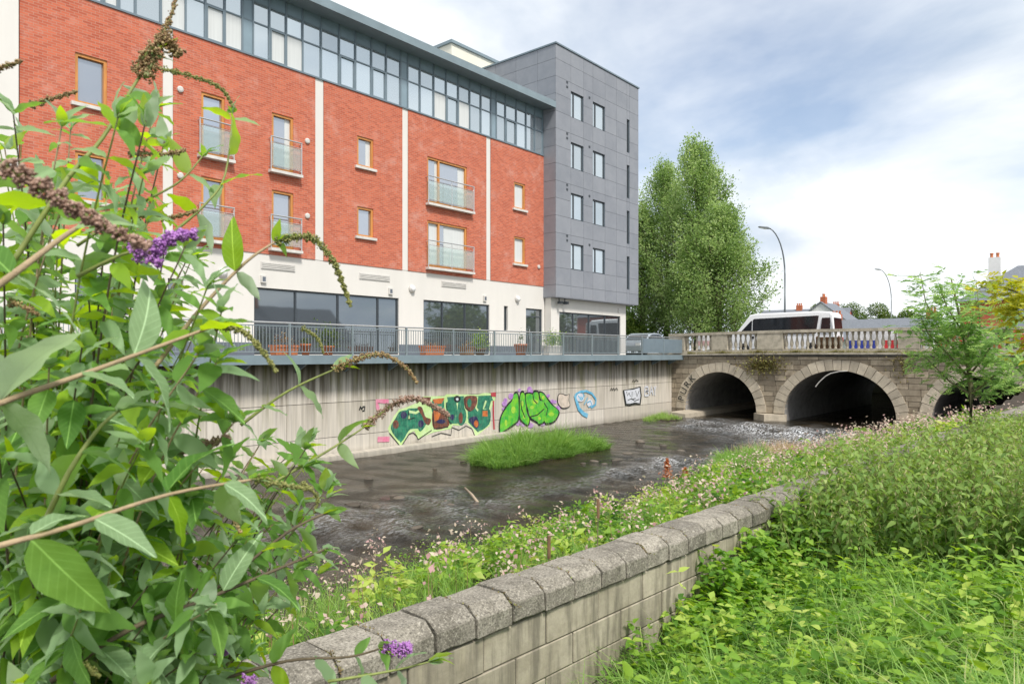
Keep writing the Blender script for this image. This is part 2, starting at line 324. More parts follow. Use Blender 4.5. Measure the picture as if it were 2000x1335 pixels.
def river():
    xs = np.arange(-4, 76, .18); ys = np.arange(3.0, 21.35, .15); X, Y = np.meshgrid(xs, ys, indexing='ij')
    def rap(cx, cy, rx, ry): return np.exp(-((X-cx)/rx)**2 - ((Y-cy)/ry)**2)
    r = 1.0*rap(34.5, 13, 3.2, 5.5) + .8*rap(30, 10, 4, 3.0) + .75*rap(22, 11.6, 3.6, 1.1) + .35*rap(14, 12.5, 6, 2.0) + .5*rap(37.5, 17, 2.0, 2.6) + .25*rap(9, 13, 4, 3)
    r = np.clip(r, 0, 1.1)
    z = np.zeros_like(X); rg = np.random.default_rng(3)
    for i in range(26):
        k = rg.uniform(1.2, 7.5); a = rg.normal(0, .55); ph = rg.uniform(0, 6.28); z += np.sin(k*(X*math.cos(a)+Y*math.sin(a)*1.3)+ph + .8*np.sin(.9*Y+ph))/k
    z *= .055; zt = z*(.12 + 1.25*r) + .035*r
    foam = np.clip(r*.85 + z*4.5*r - .14, 0, 1)*.95
    n, m = X.shape; v = np.stack([X, Y, WATER+zt], -1).reshape(-1, 3); i = np.arange(n*m).reshape(n, m)
    f = np.stack([i[:-1,:-1], i[1:,:-1], i[1:,1:], i[:-1,1:]], -1).reshape(-1, 4)
    me = bpy.data.meshes.new('river'); me.from_pydata(v.tolist(), [], f.tolist()); me.materials.append(M['water']); me.polygons.foreach_set('use_smooth', [True]*len(f))
    a = me.attributes.new('foam', 'FLOAT', 'POINT'); a.data.foreach_set('value', foam.ravel().astype(np.float32)); me.update()
    tag(obj('river', me), kind='structure')
river()
# road over the bridge and on along both banks
def hump(Y): return .02 + .09*max(0, 1-((Y-11.5)/9.5)**2)
g = MB(); ys = [-60, -20, -4] + [2+.95*i for i in range(21)] + [24, 40, 200]
for a, b in zip(ys, ys[1:]):
    g.poly([(43.2,a,hump(a)-.03),(56.4,a,hump(a)-.03),(56.4,b,hump(b)-.03),(43.2,b,hump(b)-.03)])
tag(g.build('road', 'tarmac'), kind='structure')
g = MB()
for a, b in zip(ys, ys[1:]):
    for x0, x1 in ((40.7,43.2),(56.4,58.6)):
        g.hexa([(x0,a,hump(a)-.2),(x1,a,hump(a)-.2),(x1,b,hump(b)-.2),(x0,b,hump(b)-.2),(x0,a,hump(a)+.09),(x1,a,hump(a)+.09),(x1,b,hump(b)+.09),(x0,b,hump(b)+.09)])
tag(g.build('pavement', 'paving'), kind='structure')

# ---------------------------------------------------------------- apartment block
FY = 23.0                                # brick face
BR0, BR1 = 3.56, 10.38                   # brick storeys
def window(parent, a, b, c, d, Y, kind='wood', sill=True, split=None, reveal=.13, pane='glass_door', name='window', curtain=False):
    # name > frame itself is the part; pane and sill are its sub-parts
    t = .085 if kind == 'wood' else .06; m = MB(); y0, y1 = (Y+.035 if kind == 'wood' else Y+reveal-.03), Y+reveal+.04
    m.box(a,a+t,y0,y1,c,d); m.box(b-t,b,y0,y1,c,d); m.box(a+t,b-t,y0,y1,d-t,d); m.box(a+t,b-t,y0,y1,c,c+t)
    edges = [a+t] + ([split-.045, split+.045] if split else []) + [b-t]
    if split: m.box(split-.045, split+.045, y0, y1, c+t, d-t)
    f = m.build(name, {'wood': 'wood_frame', 'dark': 'dark_frame', 'white': 'white_paint', 'steel': 'steel_grey'}[kind], parent)
    for p, q in zip(edges[::2], edges[1::2]):
        boxpart('pane', pane, f, p, q, Y+reveal, Y+reveal+.02, c+t, d-t)
        if curtain: e_ = (q-p)*curtain; boxpart('curtain', 'blind', f, q-e_, q, Y+reveal-.004, Y+reveal-.001, c+t, d-t)
    if sill: boxpart('sill', 'sill', f, a-.12, b+.12, Y-.10, Y+.10, c-.10, c-.002)
    return f
def juliet(parent, a, b, c, Y, h=1.13):
    m = MB(); y = Y-.16
    for x in (a, b): m.tube([(x,y,c-.02),(x,y,c+h)], .022, 6); m.tube([(x,y,c+h-.05),(x,Y+.01,c+h-.05)], .015, 6); m.tube([(x,y,c+.08),(x,Y+.01,c+.08)], .015, 6)
    m.tube([(a-.02,y,c+h),(b+.02,y,c+h)], .026, 8); m.tube([(a,y,c+.1),(b,y,c+.1)], .015, 6); m.tube([(a,y,c+h-.2),(b,y,c+h-.2)], .012, 6)
    if b-a > 2: m.tube([((a+b)/2,y,c),((a+b)/2,y,c+h)], .018, 6)
    f = m.build('balcony_rail', 'rail_steel', parent)
    boxpart('glass_screen', 'glass_balustrade', f, a+.04, b-.04, y-.006, y+.006, c+.13, c+h-.23)
    boxpart('floor_slab', 'sill', f, a-.03, b+.03, y-.06, Y-.003, c-.13, c-.03)
def apartment():
    B = empty('apartment_building', (17.5, 28, -.05), 'long red brick apartment block with white strips, glazed top storey and white ground floor', 'building')
    bays = [(6.03, 9.88), (10.20, 15.48), (15.84, 19.74), (20.05, 24.96), (25.25, 29.42)]
    small = [(7.40,8.26,7.30,8.76),(7.40,8.26,4.50,5.90),(17.41,18.21,7.48,8.68),(17.41,18.21,4.70,5.88),(26.99,27.86,7.30,8.62),(26.99,27.86,4.55,5.90)]
    french = [(11.12,11.93,6.62,8.66),(11.12,11.93,3.84,5.88),(13.68,14.55,6.62,8.64),(13.68,14.55,3.84,5.88),(21.16,23.63,6.66,8.65),(21.16,23.63,3.86,5.86)]
    for x0, x1 in bays:
        m = MB(); op = [w for w in small+french if x0 < w[0] < x1]; facade(m, x0, x1, BR0, BR1, FY, op, .16)
        m.poly([(x0,FY,BR0),(x0,FY+.3,BR0),(x1,FY+.3,BR0),(x1,FY,BR0)]); m.build('brick_wall', 'brick', B)
    for x0, x1 in ((9.88,10.20),(15.48,15.84),(19.74,20.05),(24.96,25.25)):
        boxpart('white_strip', 'white_render', B, x0, x1, FY+.015, FY+.3, BR0, BR1+.001)
    for i, w in enumerate(small): window(B, *w, FY, curtain=(0,0,.35,0,.9,.9)[i])
    for i, w in enumerate(french):
        window(B, *w, FY, sill=False, split=(w[0]+.72 if w[1]-w[0] > 2 else None), name='french_door', curtain=(0,0,.3,0,.25,.8)[i])
        e = .12 if w[1]-w[0] < 2 else .08
        juliet(B, w[0]-e, w[1]+(.24 if e == .12 else .30), w[2]-.02, FY)
    for x, z in ((15.12,7.93),(15.12,5.15),(10.42,5.75),(10.42,8.52),(28.95,4.55)):
        m = MB(); m.lathe([(.10,0),(.10,.05),(.06,.07)], n=12); v = m.build('vent_cap', 'sill', B, smooth=False); v.matrix_basis = Matrix.Translation((x,FY,z)) @ Matrix.Rotation(R(90),4,'X')
    # ground floor, rendered, with its glazing
    G0 = -.02
    shop = [(13.01,19.57,G0+.02,2.36),(20.96,25.21,G0+.02,2.38),(26.26,26.56,1.18,2.39),(27.96,29.30,G0+.02,2.36),(10.05,10.55,1.90,2.43),(7.4,8.9,1.2,2.43)]
    m = MB(); facade(m, 5.0, 29.5, G0, BR0-.002, FY+.03, shop, .18); m.build('rendered_wall', 'white_render', B)
    segs = [5.0,13.0,19.58,20.95,25.22,27.95,29.31,29.5]
    for a, b in zip(segs[::2], segs[1::2]): boxpart('plinth', 'plinth_grey', B, a, b, FY-.004, FY+.028, G0, .42)
    def shopfront(a, b, d, mull, Y=FY+.03, sub_rail=None):
        m = MB(); t = .07; y0, y1 = Y+.06, Y+.15; m.box(a,b,y0,y1,d-t,d); m.box(a,b,y0,y1,0,t)
        xs = [a+t/2] + list(mull) + [b-t/2]
        for x in xs: m.box(x-t/2, x+t/2, y0-.002, y1-.002, t, d-t)
        f = m.build('shop_window', 'dark_frame', B)
        for p, q in zip(xs, xs[1:]): boxpart('pane', 'glass_shop', f, p+t/2, q-t/2, Y+.10, Y+.12, t, d-t)
        return f
    shopfront(13.01, 19.57, 2.36, (fX(580,FY), fX(663,FY), fX(741,FY)))
    shopfront(20.96, 25.21, 2.38, (fX(867,FY), fX(911,FY)))
    f = shopfront(27.96, 29.30, 2.36, ())
    f.name = 'entrance_door'; boxpart('transom', 'dark_frame', f, 28.03, 29.23, FY+.085, FY+.125, 1.92, 1.98); boxpart('handle', 'rail_steel', f, 28.25, 28.29, FY+.03, FY+.07, .8, 1.3)
    window(B, 26.26, 26.56, 1.18, 2.39, FY+.03, 'dark', False, pane='glass_shop'); window(B, 10.05, 10.55, 1.90, 2.43, FY+.03, 'dark', False, pane='glass_shop'); window(B, 7.4, 8.9, 1.2, 2.43, FY+.03, 'dark', False, pane='glass_shop')
    for a, b, z in ((9.4,10.6,3.02),(13.26,14.63,3.02),(17.52,19.08,3.0),(22.03,23.60,3.03)):
        m = MB(); m.box(a,b,FY+.005,FY+.028,z,z+.26); v = m.build('louvre_vent', 'louvre', B)
        for i in range(4): boxpart('slat', 'sill', v, a+.03, b-.03, FY-.012, FY+.003, z+.03+i*.057, z+.055+i*.057)
    for x, z in ((20.28,2.80),(27.25,2.78),(11.85,2.75)):
        m = MB(); m.lathe([(.17,0),(.17,.05),(.14,.09),(.06,.12)], n=16); v = m.build('wall_light', 'louvre', B, True); v.matrix_basis = Matrix.Translation((x,FY+.03,z)) @ Matrix.Rotation(R(90),4,'X')
        m = MB(); m.lathe([(.125,0),(.11,.05),(.04,.08)], n=16); d = m.build('diffuser', 'white_paint', v, True); d.matrix_parent_inverse = Matrix.Identity(4); d.matrix_basis = Matrix.Translation((0,0,.10))
    for x, z in ((13.35,2.66),(19.1,2.62),(24.85,2.66)):
        v = boxpart('alarm_box', 'louvre', B, x-.10, x+.10, FY-.05, FY+.028, z-.13, z+.13); boxpart('grille', 'plinth_grey', v, x-.06, x+.06, FY-.056, FY-.051, z-.08, z+.08)
    # glazed top storey
    GY = FY+.05; z0, z1, z2, z3 = BR1, 11.62, 12.34, 12.80
    mull = [6.0, 6.72, 7.42, 8.13, 8.6, 9.07, 9.83, 10.61, 11.27, 11.94, 12.57, 12.97, 13.60, 14.27, 14.95, 15.75, 16.57, 17.34, 18.13, 18.89, 19.66, 20.05, 20.75, 21.56, 22.32, 23.09, 23.84, 24.60, 25.32, 25.69, 26.37, 27.19, 27.96, 28.66, 29.33]
    solid = {(12.57,12.97),(19.66,20.05),(25.32,25.69)}
    m = MB()
    for x in mull: m.box(x-.03, x+.03, GY-.05, GY+.06, z0+.06, z3)
    for z in (z1, z2): m.box(6.0, 29.33, GY-.03, GY+.05, z-.025, z+.025)
    m.box(5.97, 29.36, GY-.09, GY+.1, z0+.001, z0+.06)
    cw = m.build('curtain_wall', 'steel_grey', B)
    rr = random.Random(5); white = {8.13: 1, 9.83: 0, 11.27: 1, 13.60: 1, 23.09: 0, 14.27: 0}
    for a, b in zip(mull, mull[1:]):
        if (a, b) in solid: boxpart('spandrel_panel', 'panel_blue', cw, a+.03, b-.03, GY-.02, GY+.02, z0+.06, z3); continue
        boxpart('spandrel_panel', 'panel_blue', cw, a+.03, b-.03, GY-.01, GY+.02, z2+.025, z3)
        for c, d, lower in ((z0+.06, z1-.025, True), (z1+.025, z2-.025, False)):
            isb = lower and (a in white or rr.random() < .10)
            boxpart('pane', 'blind' if isb else 'glass_high', cw, a+.03, b-.03, GY, GY+.02, c, d)
            if lower and a in (8.13, 11.27, 13.60, 22.32, 26.37, 16.57, 18.13):   # opening sash
                s = MB(); t = .045
                for q in ((a+.03,a+.03+t,c,d),(b-.03-t,b-.03,c,d),(a+.03+t,b-.03-t,c,c+t),(a+.03+t,b-.03-t,d-t,d)): s.box(q[0],q[1],GY-.06,GY-.001,q[2],q[3])
                s.build('sash', 'steel_grey', cw)
    # roof: oversailing fascia
    f = MB(); f.prism([(22.15,12.72),(22.15,13.05),(22.45,13.20),(25.5,13.35),(25.5,12.85),(FY+.4,12.82)], 'x', 5.4, 29.33); f.build('roof_eave', 'fascia_grey', B)
    f = MB(); f.box(5.4, 29.33, 25.6, 38, 12.6, 13.3); f.build('roof', 'roof_grey', B)
    f = MB(); f.box(5.2, 29.30, FY+.32, 38, -.05, 12.55); f.build('building_core', 'plinth_grey', B)
    a = fX(882, 27.5); b = fX(984, 27.5)
    p = boxpart('penthouse', 'cream_render', B, a, 33.5, 27.5, 34, 13.3, fZ(84, a, 27.5)); boxpart('parapet_cap', 'fascia_grey', p, a-.1, 33.6, 27.4, 34.1, fZ(84, a, 27.5)+.002, fZ(84, a, 27.5)+.16)
apartment()
def tower():
    T = empty('tower_block', (33.5, 27, -.05), 'slate grey panelled corner tower with square windows and slit windows', 'building')
    x0, x1, TY, z0, z1 = 29.38, 37.66, 22.2, 3.0, 16.1
    wins = []
    for z in (12.60, 9.90, 7.20, 4.52):
        wins += [(30.71,31.88,z,z+1.38),(32.78,34.0,z,z+1.38)]; 
    slits = [(36.33,36.64,z,z+1.95) for z in (11.95,9.25,6.55,3.85)]
    m = MB(); facade(m, x0+.04, x1-.04, z0, z1-.1, TY+.04, wins+slits, .14)
    yb = 37.0
    m.poly([(x0+.04,TY+.04,z0),(x0+.04,TY+.04,z1-.1),(x0+.04,yb,z1-.1),(x0+.04,yb,z0)]); m.poly([(x1-.04,TY+.04,z0),(x1-.04,yb,z0),(x1-.04,yb,z1-.1),(x1-.04,TY+.04,z1-.1)])
    m.poly([(x0+.04,TY+.04,z1-.1),(x1-.04,TY+.04,z1-.1),(x1-.04,yb,z1-.1),(x0+.04,yb,z1-.1)]); m.poly([(x0+.04,yb,z0),(x0+.04,yb,z1-.1),(x1-.04,yb,z1-.1),(x1-.04,yb,z0)])
    wall = m.build('tower_wall', 'steel_grey', T)
    s = boxpart('soffit', 'cladding', T, x0, x1, TY, yb, z0-.03, z0-.002)
    # cladding panels, each a plate of its own
    rows = [z0] + [z0+.62+.9*i for i in range(14)] + [z1-.04]; g = .007
    cols = [x0, 30.71, 31.88, 32.78, 34.0, 35.2, 36.33, 36.64, x1]
    def cut(a, b, c, d):
        for w in wins+slits:
            if w[0] < (a+b)/2 < w[1]:
                if c >= w[2]-1e-6 and d <= w[3]+1e-6: return []
                if c < w[2] < d and c < w[3] < d: return [(c, w[2]), (w[3], d)]
                if c < w[2] < d: return [(c, w[2])]
                if c < w[3] < d: return [(w[3], d)]
        return [(c, d)]
    for i, (c, d) in enumerate(zip(rows, rows[1:])):
        for a, b in zip(cols, cols[1:]):
            for p, q in cut(a, b, c, d):
                if q-p > .05: boxpart('cladding_panel', 'cladding', wall, a+g, b-g, TY, TY+.038, p+g, q-g)
        ys = [TY, 23.4, 24.9, 26.4, 27.9, 29.4, 31.0, 32.6, 34.2, yb]
        for a, b in zip(ys, ys[1:]):
            if b < 23.5 or d > 12.5: boxpart('cladding_panel', 'cladding', wall, x0, x0+.038, a+(.04 if a == TY else g), b-g, c+g, d-g)
            
    boxpart('side_cladding', 'cladding', T, x1-.038, x1, TY+.04, yb, z0, z1-.04)
    m = MB(); m.box(x0-.05,x1+.05,TY-.05,TY+.3,z1-.03,z1+.05); m.box(x0-.05,x0+.3,TY+.301,yb,z1-.03,z1+.05); m.box(x1-.3,x1+.05,TY+.301,yb,z1-.03,z1+.05); m.build('parapet_cap', 'steel_grey', T)
    for w in wins: window(T, *w, TY, 'dark', False, w[0]+.33, .10, 'glass_high')
    for w in slits: window(T, *w, TY, 'dark', False, None, .10, 'glass_shop')
    for w in wins:
        for dx, dz in ((-.35,.12),(-.35,.36)):
            if w[0] > 31 and dz > .2: continue
            boxpart('vent_cover', 'dark_frame', T, w[0]+dx-.06, w[0]+dx+.06, TY-.03, TY-.001, w[3]+dz-.05, w[3]+dz+.05)
    # ground floor under the overhang
    a, b, Y = 29.52, 36.9, 22.62; op = [(30.24,36.3,0,2.27)]
    m = MB(); facade(m, a, b, -.02, z0-.032, Y, op, .18); m.poly([(b,Y,-.02),(b,36.9,-.02),(b,36.9,z0-.032),(b,Y,z0-.032)]); m.poly([(a,Y,-.02),(a,Y,z0-.032),(a,FY+.02,z0-.032),(a,FY+.02,-.02)]); m.build('rendered_wall', 'white_render', T)
    m = MB(); t = .07; xs = [30.24+t/2, 31.59, 33.11, 34.73, 36.3-t/2]
    m.box(30.24,36.3,Y+.06,Y+.15,2.2,2.27); m.box(30.24,36.3,Y+.06,Y+.15,0,.07)
    for x in xs: m.box(x-t/2,x+t/2,Y+.058,Y+.148,.07,2.2)
    f = m.build('shop_window', 'dark_frame', T)
    for p, q in zip(xs, xs[1:]): boxpart('pane', 'glass_shop', f, p+t/2, q-t/2, Y+.1, Y+.12, .07, 2.2)
    boxpart('interior_wall', 'plinth_grey', T, a+.1, b-.1, Y+.4, Y+.5, -.02, z0-.04)
    for x, y in ((30.0,22.45),(30.5,22.45)):   # cameras under the overhang
        m = MB(); m.tube([(x,y,2.97),(x,y,2.80)], .03, 6); m.box(x-.07,x+.07,y-.22,y+.06,2.66,2.80); c = m.build('security_camera', 'dark_frame', T); boxpart('lens', 'black_metal', c, x-.04, x+.04, y-.235, y-.221, 2.69, 2.77)
    v = boxpart('alarm_box', 'louvre', T, 36.0, 36.16, Y-.07, Y-.001, 2.5, 2.72)
tower()
def neighbour():
    N_ = empty('rendered_building', (2, 27, -.05), 'off-white rendered block cut off by the left edge of the view', 'building')
    m = MB(); m.box(-14, 5.98, FY-.12, 36, -.05, 14.2); m.build('rendered_wall', 'white_render', N_)
    boxpart('parapet_cap', 'fascia_grey', N_, -14.1, 6.0, FY-.2, 36.1, 14.2, 14.35)
    for x in (-3, .5):
        for z in (1.2, 4.0, 6.8, 9.6): 
            f = boxpart('window', 'dark_frame', N_, x, x+1.2, FY-.16, FY-.121, z, z+1.5); boxpart('pane', 'glass_high', f, x+.06, x+1.14, FY-.17, FY-.161, z+.06, z+1.44)
neighbour()
# ---------------------------------------------------------------- walkway, river wall, railing
DY = 20.4
w = tag(boxpart('walkway', 'paving', None, -12, 40.0, DY+.02, FY+.02, -.20, -.024), kind='structure')
fb = MB(); fb.prism([(DY,-.02),(DY+.02,-.02),(DY+.02,-.26),(DY+.16,-.30),(DY+.16,-.32),(DY,-.32)], 'x', -12, 40.05)
fb = fb.build('edge_beam', 'fascia_grey', w)
for i in range(20):
    x = 1.5+i*2.0; m = MB(); m.prism([(DY+.18,-.33),(YW-.02,-.33),(YW-.02,-.62),(DY+.3,-.40)], 'x', x-.04, x+.04); m.build('bracket', 'steel_grey', w)
RW = empty('river_wall', (20, YW, WATER), 'stained concrete river wall below the walkway, covered in spray paint', 'wall')
boxpart('backing', 'mortar', RW, -12, 39.95, YW+.10, YW+.5, -4.4, -.205)
js = [-12,-8,-4,-1,2,5,7.6,10.4,13.16,16.59,18.96,21.3,23.61,25.9,28.16,30.3,32.38,34.6,36.9,39.95]
for a, b in zip(js, js[1:]):
    for c, d in ((-4.3,-2.93),(-2.92,-1.71),(-1.70,-.21)):
        boxpart('concrete_panel', 'concrete', RW, a+.008, b-.008, YW+random.uniform(0,.008), YW+.11, c+.006, d-.004)
m = MB(); m.hexa([(-12,20.75,-4.3),(26,20.75,-4.3),(26,YW-.01,-4.3),(-12,YW-.01,-4.3),(-12,20.82,-3.60),(26,20.9,-3.52),(26,YW-.01,-3.48),(-12,YW-.01,-3.55)]); m.build('footing', 'concrete', RW)
RL = empty('walkway_railing', (20, DY, -.02), 'grey steel railing with vertical bars along the walkway edge', 'railing')
posts = [-9.5+2.48*i for i in range(20)]
ry = DY+.09
m = MB(); m.tube([(-12,ry,1.02),(40.02,ry,1.02)], .028, 8); m.build('handrail', 'rail_steel', RL, True)
m = MB(); m.box(-12,40.02,ry-.02,ry+.02,.90,.93); m.box(-12,40.02,ry-.02,ry+.02,.07,.10); m.build('flat_rail', 'bar_grey', RL)
for x in posts: boxpart('post', 'bar_grey', RL, x-.03, x+.03, ry-.035, ry+.035, -.023, .995)
for a, b in zip(posts, posts[1:]):
    if a > 35: continue
    m = MB(); n = 21
    for i in range(1, n): x = a+(b-a)*i/n; m.box(x-.007, x+.007, ry-.012, ry+.012, .10, .90)
    tag(m.build('bars', 'bar_grey', RL), kind='stuff')
boxpart('solid_screen', 'steel_grey', RL, 35.25, 37.6, ry-.015, ry+.015, .11, .89); boxpart('solid_screen', 'steel_grey', RL, 37.68, 39.95, ry-.015, ry+.015, .11, .89)

# ---------------------------------------------------------------- spray paint on the river wall (flat marks lying on the concrete)
def paint(name, c, c2=None, rough=.55, scale=4):
    k = NT(name); g_ = k.n('ShaderNodeNewGeometry'); n = k.noise(g_.outputs['Position'], scale, 4, .6); mp = k.n('ShaderNodeMapping'); mp.inputs['Scale'].default_value = (5, 1, .8); k.link(g_.outputs['Position'], mp.inputs[0]); w_ = k.noise(mp.outputs[0], 2.5, 7, .7); cc = k.ramp(n, [(.40, c), (.62, c2 or tuple(x*.75 for x in c))]); cc = k.mix(k.ramp(w_, [(.52, (0,)*3), (.72, (.4,)*3)]), cc, (.46,.43,.37)); cc = k.mix(k.ramp(w_, [(.30, (.4,)*3), (.42, (0,)*3)]), cc, tuple(x*.3 for x in c)); k.col(cc); k.set(rough); M[name] = k.m
paint('spray_green', (.05,.42,.05), (.20,.58,.03), .5, 2.6); paint('spray_lime', (.50,.72,.28), (.60,.78,.40)); paint('spray_teal', (.02,.14,.09), (.04,.26,.15), .5, 5)
paint('spray_brown', (.22,.07,.04), (.10,.05,.04), .5, 5); paint('spray_orange', (.60,.17,.04), (.35,.10,.04)); paint('spray_red', (.50,.05,.07)); paint('spray_pink', (.70,.20,.32), (.72,.30,.42))
paint('spray_purple', (.40,.18,.52), (.55,.35,.65), .5, 7); paint('spray_black', (.015,.02,.02)); paint('spray_white', (.70,.72,.78), (.60,.62,.68)); paint('spray_blue', (.08,.36,.58), (.20,.52,.72))
paint('spray_cream', (.70,.60,.50)); paint('spray_yellow', (.30,.60,.05), (.45,.66,.06), .5, 9); paint('spray_navy', (.03,.03,.10))
LAY = [0]
def on_wall(ox, oy, sc):
    def cv(p): px, py = ox+p[0]/sc, oy+p[1]/sc; X = fX(px, YW); return X, fZ(py, X, YW)
    return cv
def smooth_loop(pts, n=4):
    out = []; N_ = len(pts)
    for i in range(N_):
        p0, p1, p2, p3 = (Vector(pts[(i+k) % N_]) for k in (-1,0,1,2))
        for j in range(n):
            t = j/n; out.append(tuple(.5*((2*p1)+(p2-p0)*t+(2*p0-5*p1+4*p2-p3)*t*t+(-p0+3*p1-3*p2+p3)*t**3)))
    return out
def blob(parent, pts, mat, cv, name, smooth=True, grow=0):
    P = [cv(p) for p in pts]; P = smooth_loop(P) if smooth else P
    if grow:
        c = Vector((sum(p[0] for p in P)/len(P), sum(p[1] for p in P)/len(P)))
        P = [tuple(Vector(p) + (Vector(p)-c).normalized()*grow) for p in P]
    LAY[0] += 1; y = YW-.003-.0003*LAY[0]; tri = tessellate_polygon([[Vector((a, b, 0)) for a, b in P]]); me = bpy.data.meshes.new(name)
    me.from_pydata([(a, y, b) for a, b in P], [], [tuple(t) for t in tri]); me.materials.append(M[mat]); me.update(); return obj(name, me, parent)
def stroke(parent, pts, wd, mat, cv, name):
    P = [Vector((*cv(p),)) for p in pts]; LAY[0] += 1; y = YW-.003-.0003*LAY[0]; m = MB(); L_ = []
    Q = [P[0]]
    for a, b in zip(P, P[1:]): Q += [a.lerp(b, .5), b]
    for i, p in enumerate(Q):
        d = (Q[min(i+1, len(Q)-1)]-Q[max(i-1, 0)]); d = d.normalized() if d.length > 1e-6 else Vector((1,0)); n = Vector((-d.y, d.x))*wd/2; L_.append((p+n, p-n))
    for (a, b), (c, d) in zip(L_, L_[1:]): m.poly([(a.x,y,a.y),(b.x,y,b.y),(d.x,y,d.y),(c.x,y,c.y)])
    return m.build(name, mat, parent)
def ring(cx, cy, rx, ry, n=10): return [(cx+rx*math.cos(6.283*i/n), cy+ry*math.sin(6.283*i/n)) for i in range(n)]
def graffiti():
    A = on_wall(700, 740, 7.143)
    piece_a = blob(RW, [(410,690),(490,520),(560,430),(700,380),(880,300),(900,240),(1200,235),(1230,210),(1660,215),(1760,190),(1900,200),(1910,280),(1845,420),(1840,640),(1660,780),(1640,830),(1600,690),(1500,610),(1420,650),(1320,640),(1290,690),(1050,740),(830,830),(780,720),(700,760),(590,940),(430,750)], 'spray_lime', A, 'graffiti', False)
    piece_a['label'] = 'wide lime edged graffiti piece filled with dark green and brown letters'
    for pts in ([(465,690),(540,520),(700,410),(900,400),(950,560),(960,620),(880,690),(800,690),(710,700),(590,890)], [(1000,400),(1030,300),(1190,265),(1200,420),(1270,640),(1050,690)], [(1235,250),(1470,235),(1490,580),(1420,620),(1300,620)], [(1500,240),(1870,225),(1820,420),(1825,630),(1665,740),(1520,590)]): blob(piece_a, pts, 'spray_teal', A, 'letter_fill', False)
    for pts in ([(560,430),(700,520),(720,640)], [(880,330),(960,560),(860,720)], [(1000,400),(1040,560),(1040,690)], [(1220,240),(1240,480),(1290,640)], [(1380,330),(1360,480),(1400,630)], [(1490,240),(1510,420),(1520,600)], [(1660,240),(1640,400),(1700,480),(1680,640)], [(700,450),(800,470),(880,420)], [(1780,300),(1740,420),(1830,440)]): stroke(piece_a, pts, .10, 'spray_lime', A, 'inner_line')
    for pts, mt in (([(450,690),(520,540),(580,450),(700,440),(690,560),(780,540),(900,560),(935,640),(860,730),(800,660),(700,720),(590,870)], 'spray_teal'),
                    ([(820,400),(880,390),(930,520),(1010,560),(980,640),(920,600),(880,500)], 'spray_brown'), ([(1040,430),(1180,480),(1250,560),(1250,660),(1050,690)], 'spray_brown'),
                    ([(1045,440),(1150,470),(1110,570),(1060,590)], 'spray_orange'), ([(1220,330),(1360,340),(1365,480),(1300,620),(1260,590)], 'spray_teal'), (ring(1432,510,72,135), 'spray_teal'),
                    (ring(1425,540,28,80), 'spray_brown'), ([(1480,250),(1640,240),(1645,360),(1560,450),(1490,400)], 'spray_brown'), ([(1690,380),(1740,420),(1835,430),(1825,620),(1670,720),(1560,570),(1520,530),(1640,500)], 'spray_teal'),
                    ([(1540,550),(1640,520),(1680,620),(1650,690),(1590,640)], 'spray_navy'), ([(1730,440),(1800,440),(1800,520),(1730,520)], 'spray_orange'), ([(1030,280),(1200,260),(1160,340),(1060,345)], 'spray_orange'),
                    ([(880,250),(1010,250),(1000,300),(900,310)], 'spray_brown'), (ring(1375,275,48,46), 'spray_black'), (ring(1377,280,18,20), 'spray_white'), ([(1770,240),(1850,250),(1880,290),(1800,330)], 'spray_teal'),
                    (ring(630,500,45,50), 'spray_navy'), (ring(520,630,40,60), 'spray_brown'), (ring(870,620,40,50), 'spray_navy'), (ring(1150,590,60,30), 'spray_navy'), (ring(1305,530,30,40), 'spray_navy'), (ring(1545,330,30,60), 'spray_teal'), (ring(1640,620,30,50), 'spray_orange')):
        blob(piece_a, pts, mt, A, 'letter_fill', len(pts) > 4)
    for pts in ([(430,750),(590,945),(705,765),(760,745),(810,790),(830,840),(1020,710)], [(1020,800),(1150,750),(1290,780),(1300,670),(1400,710),(1500,650),(1580,690),(1640,840)], [(700,440),(690,560),(780,540)], [(1040,430),(1050,690),(1250,665)], [(1480,250),(1490,400),(1560,450)], [(1220,330),(1260,590),(1300,620)]): stroke(piece_a, pts, .035, 'spray_black', A, 'outline')
    stroke(piece_a, [(1880,300),(1880,500),(1890,700)], .10, 'spray_red', A, 'side_stripe'); blob(piece_a, [(1845,190),(1915,180),(1915,245),(1850,240)], 'spray_red', A, 'corner_block', False)
    stroke(piece_a, [(420,310),(250,305),(275,440)], .16, 'spray_pink', A, 'pink_edge'); stroke(piece_a, [(265,840),(430,835)], .20, 'spray_pink', A, 'pink_edge')
    t = stroke(RW, [(10,430),(25,380),(45,420),(60,385),(85,380),(80,440),(50,440)], .05, 'spray_black', A, 'graffiti_tag'); t['label'] = 'small black scribbled tag'
    B_ = on_wall(960, 730, 5.882)
    parts = [[(95,665),(105,500),(180,370),(230,310),(250,240),(290,230),(305,330),(300,510),(250,570),(120,660)], [(330,235),(370,225),(385,330),(400,440),(430,520),(405,580),(330,510),(320,400)],
             [(390,240),(430,225),(470,235),(490,210),(530,220),(545,300),(600,330),(610,520),(540,570),(520,545),(440,490),(420,420),(395,330)], [(550,215),(600,235),(640,300),(680,350),(765,430),(720,530),(640,560),(605,540),(615,450),(600,330),(560,280)]]
    gb = blob(RW, parts[2], 'spray_black', B_, 'graffiti', grow=.11); gb['label'] = 'bright green bubble letter graffiti with black outline and purple dabs'
    for c in ring(450,390,300,190,16) + [(640,270),(690,300),(300,560),(470,580),(130,330),(160,310),(450,185),(330,190)]:
        j = random.uniform(14, 34); blob(gb, ring(c[0]+random.uniform(-20,20), c[1]+random.uniform(-15,15), j, j*1.1, 7), 'spray_purple', B_, 'purple_dab')
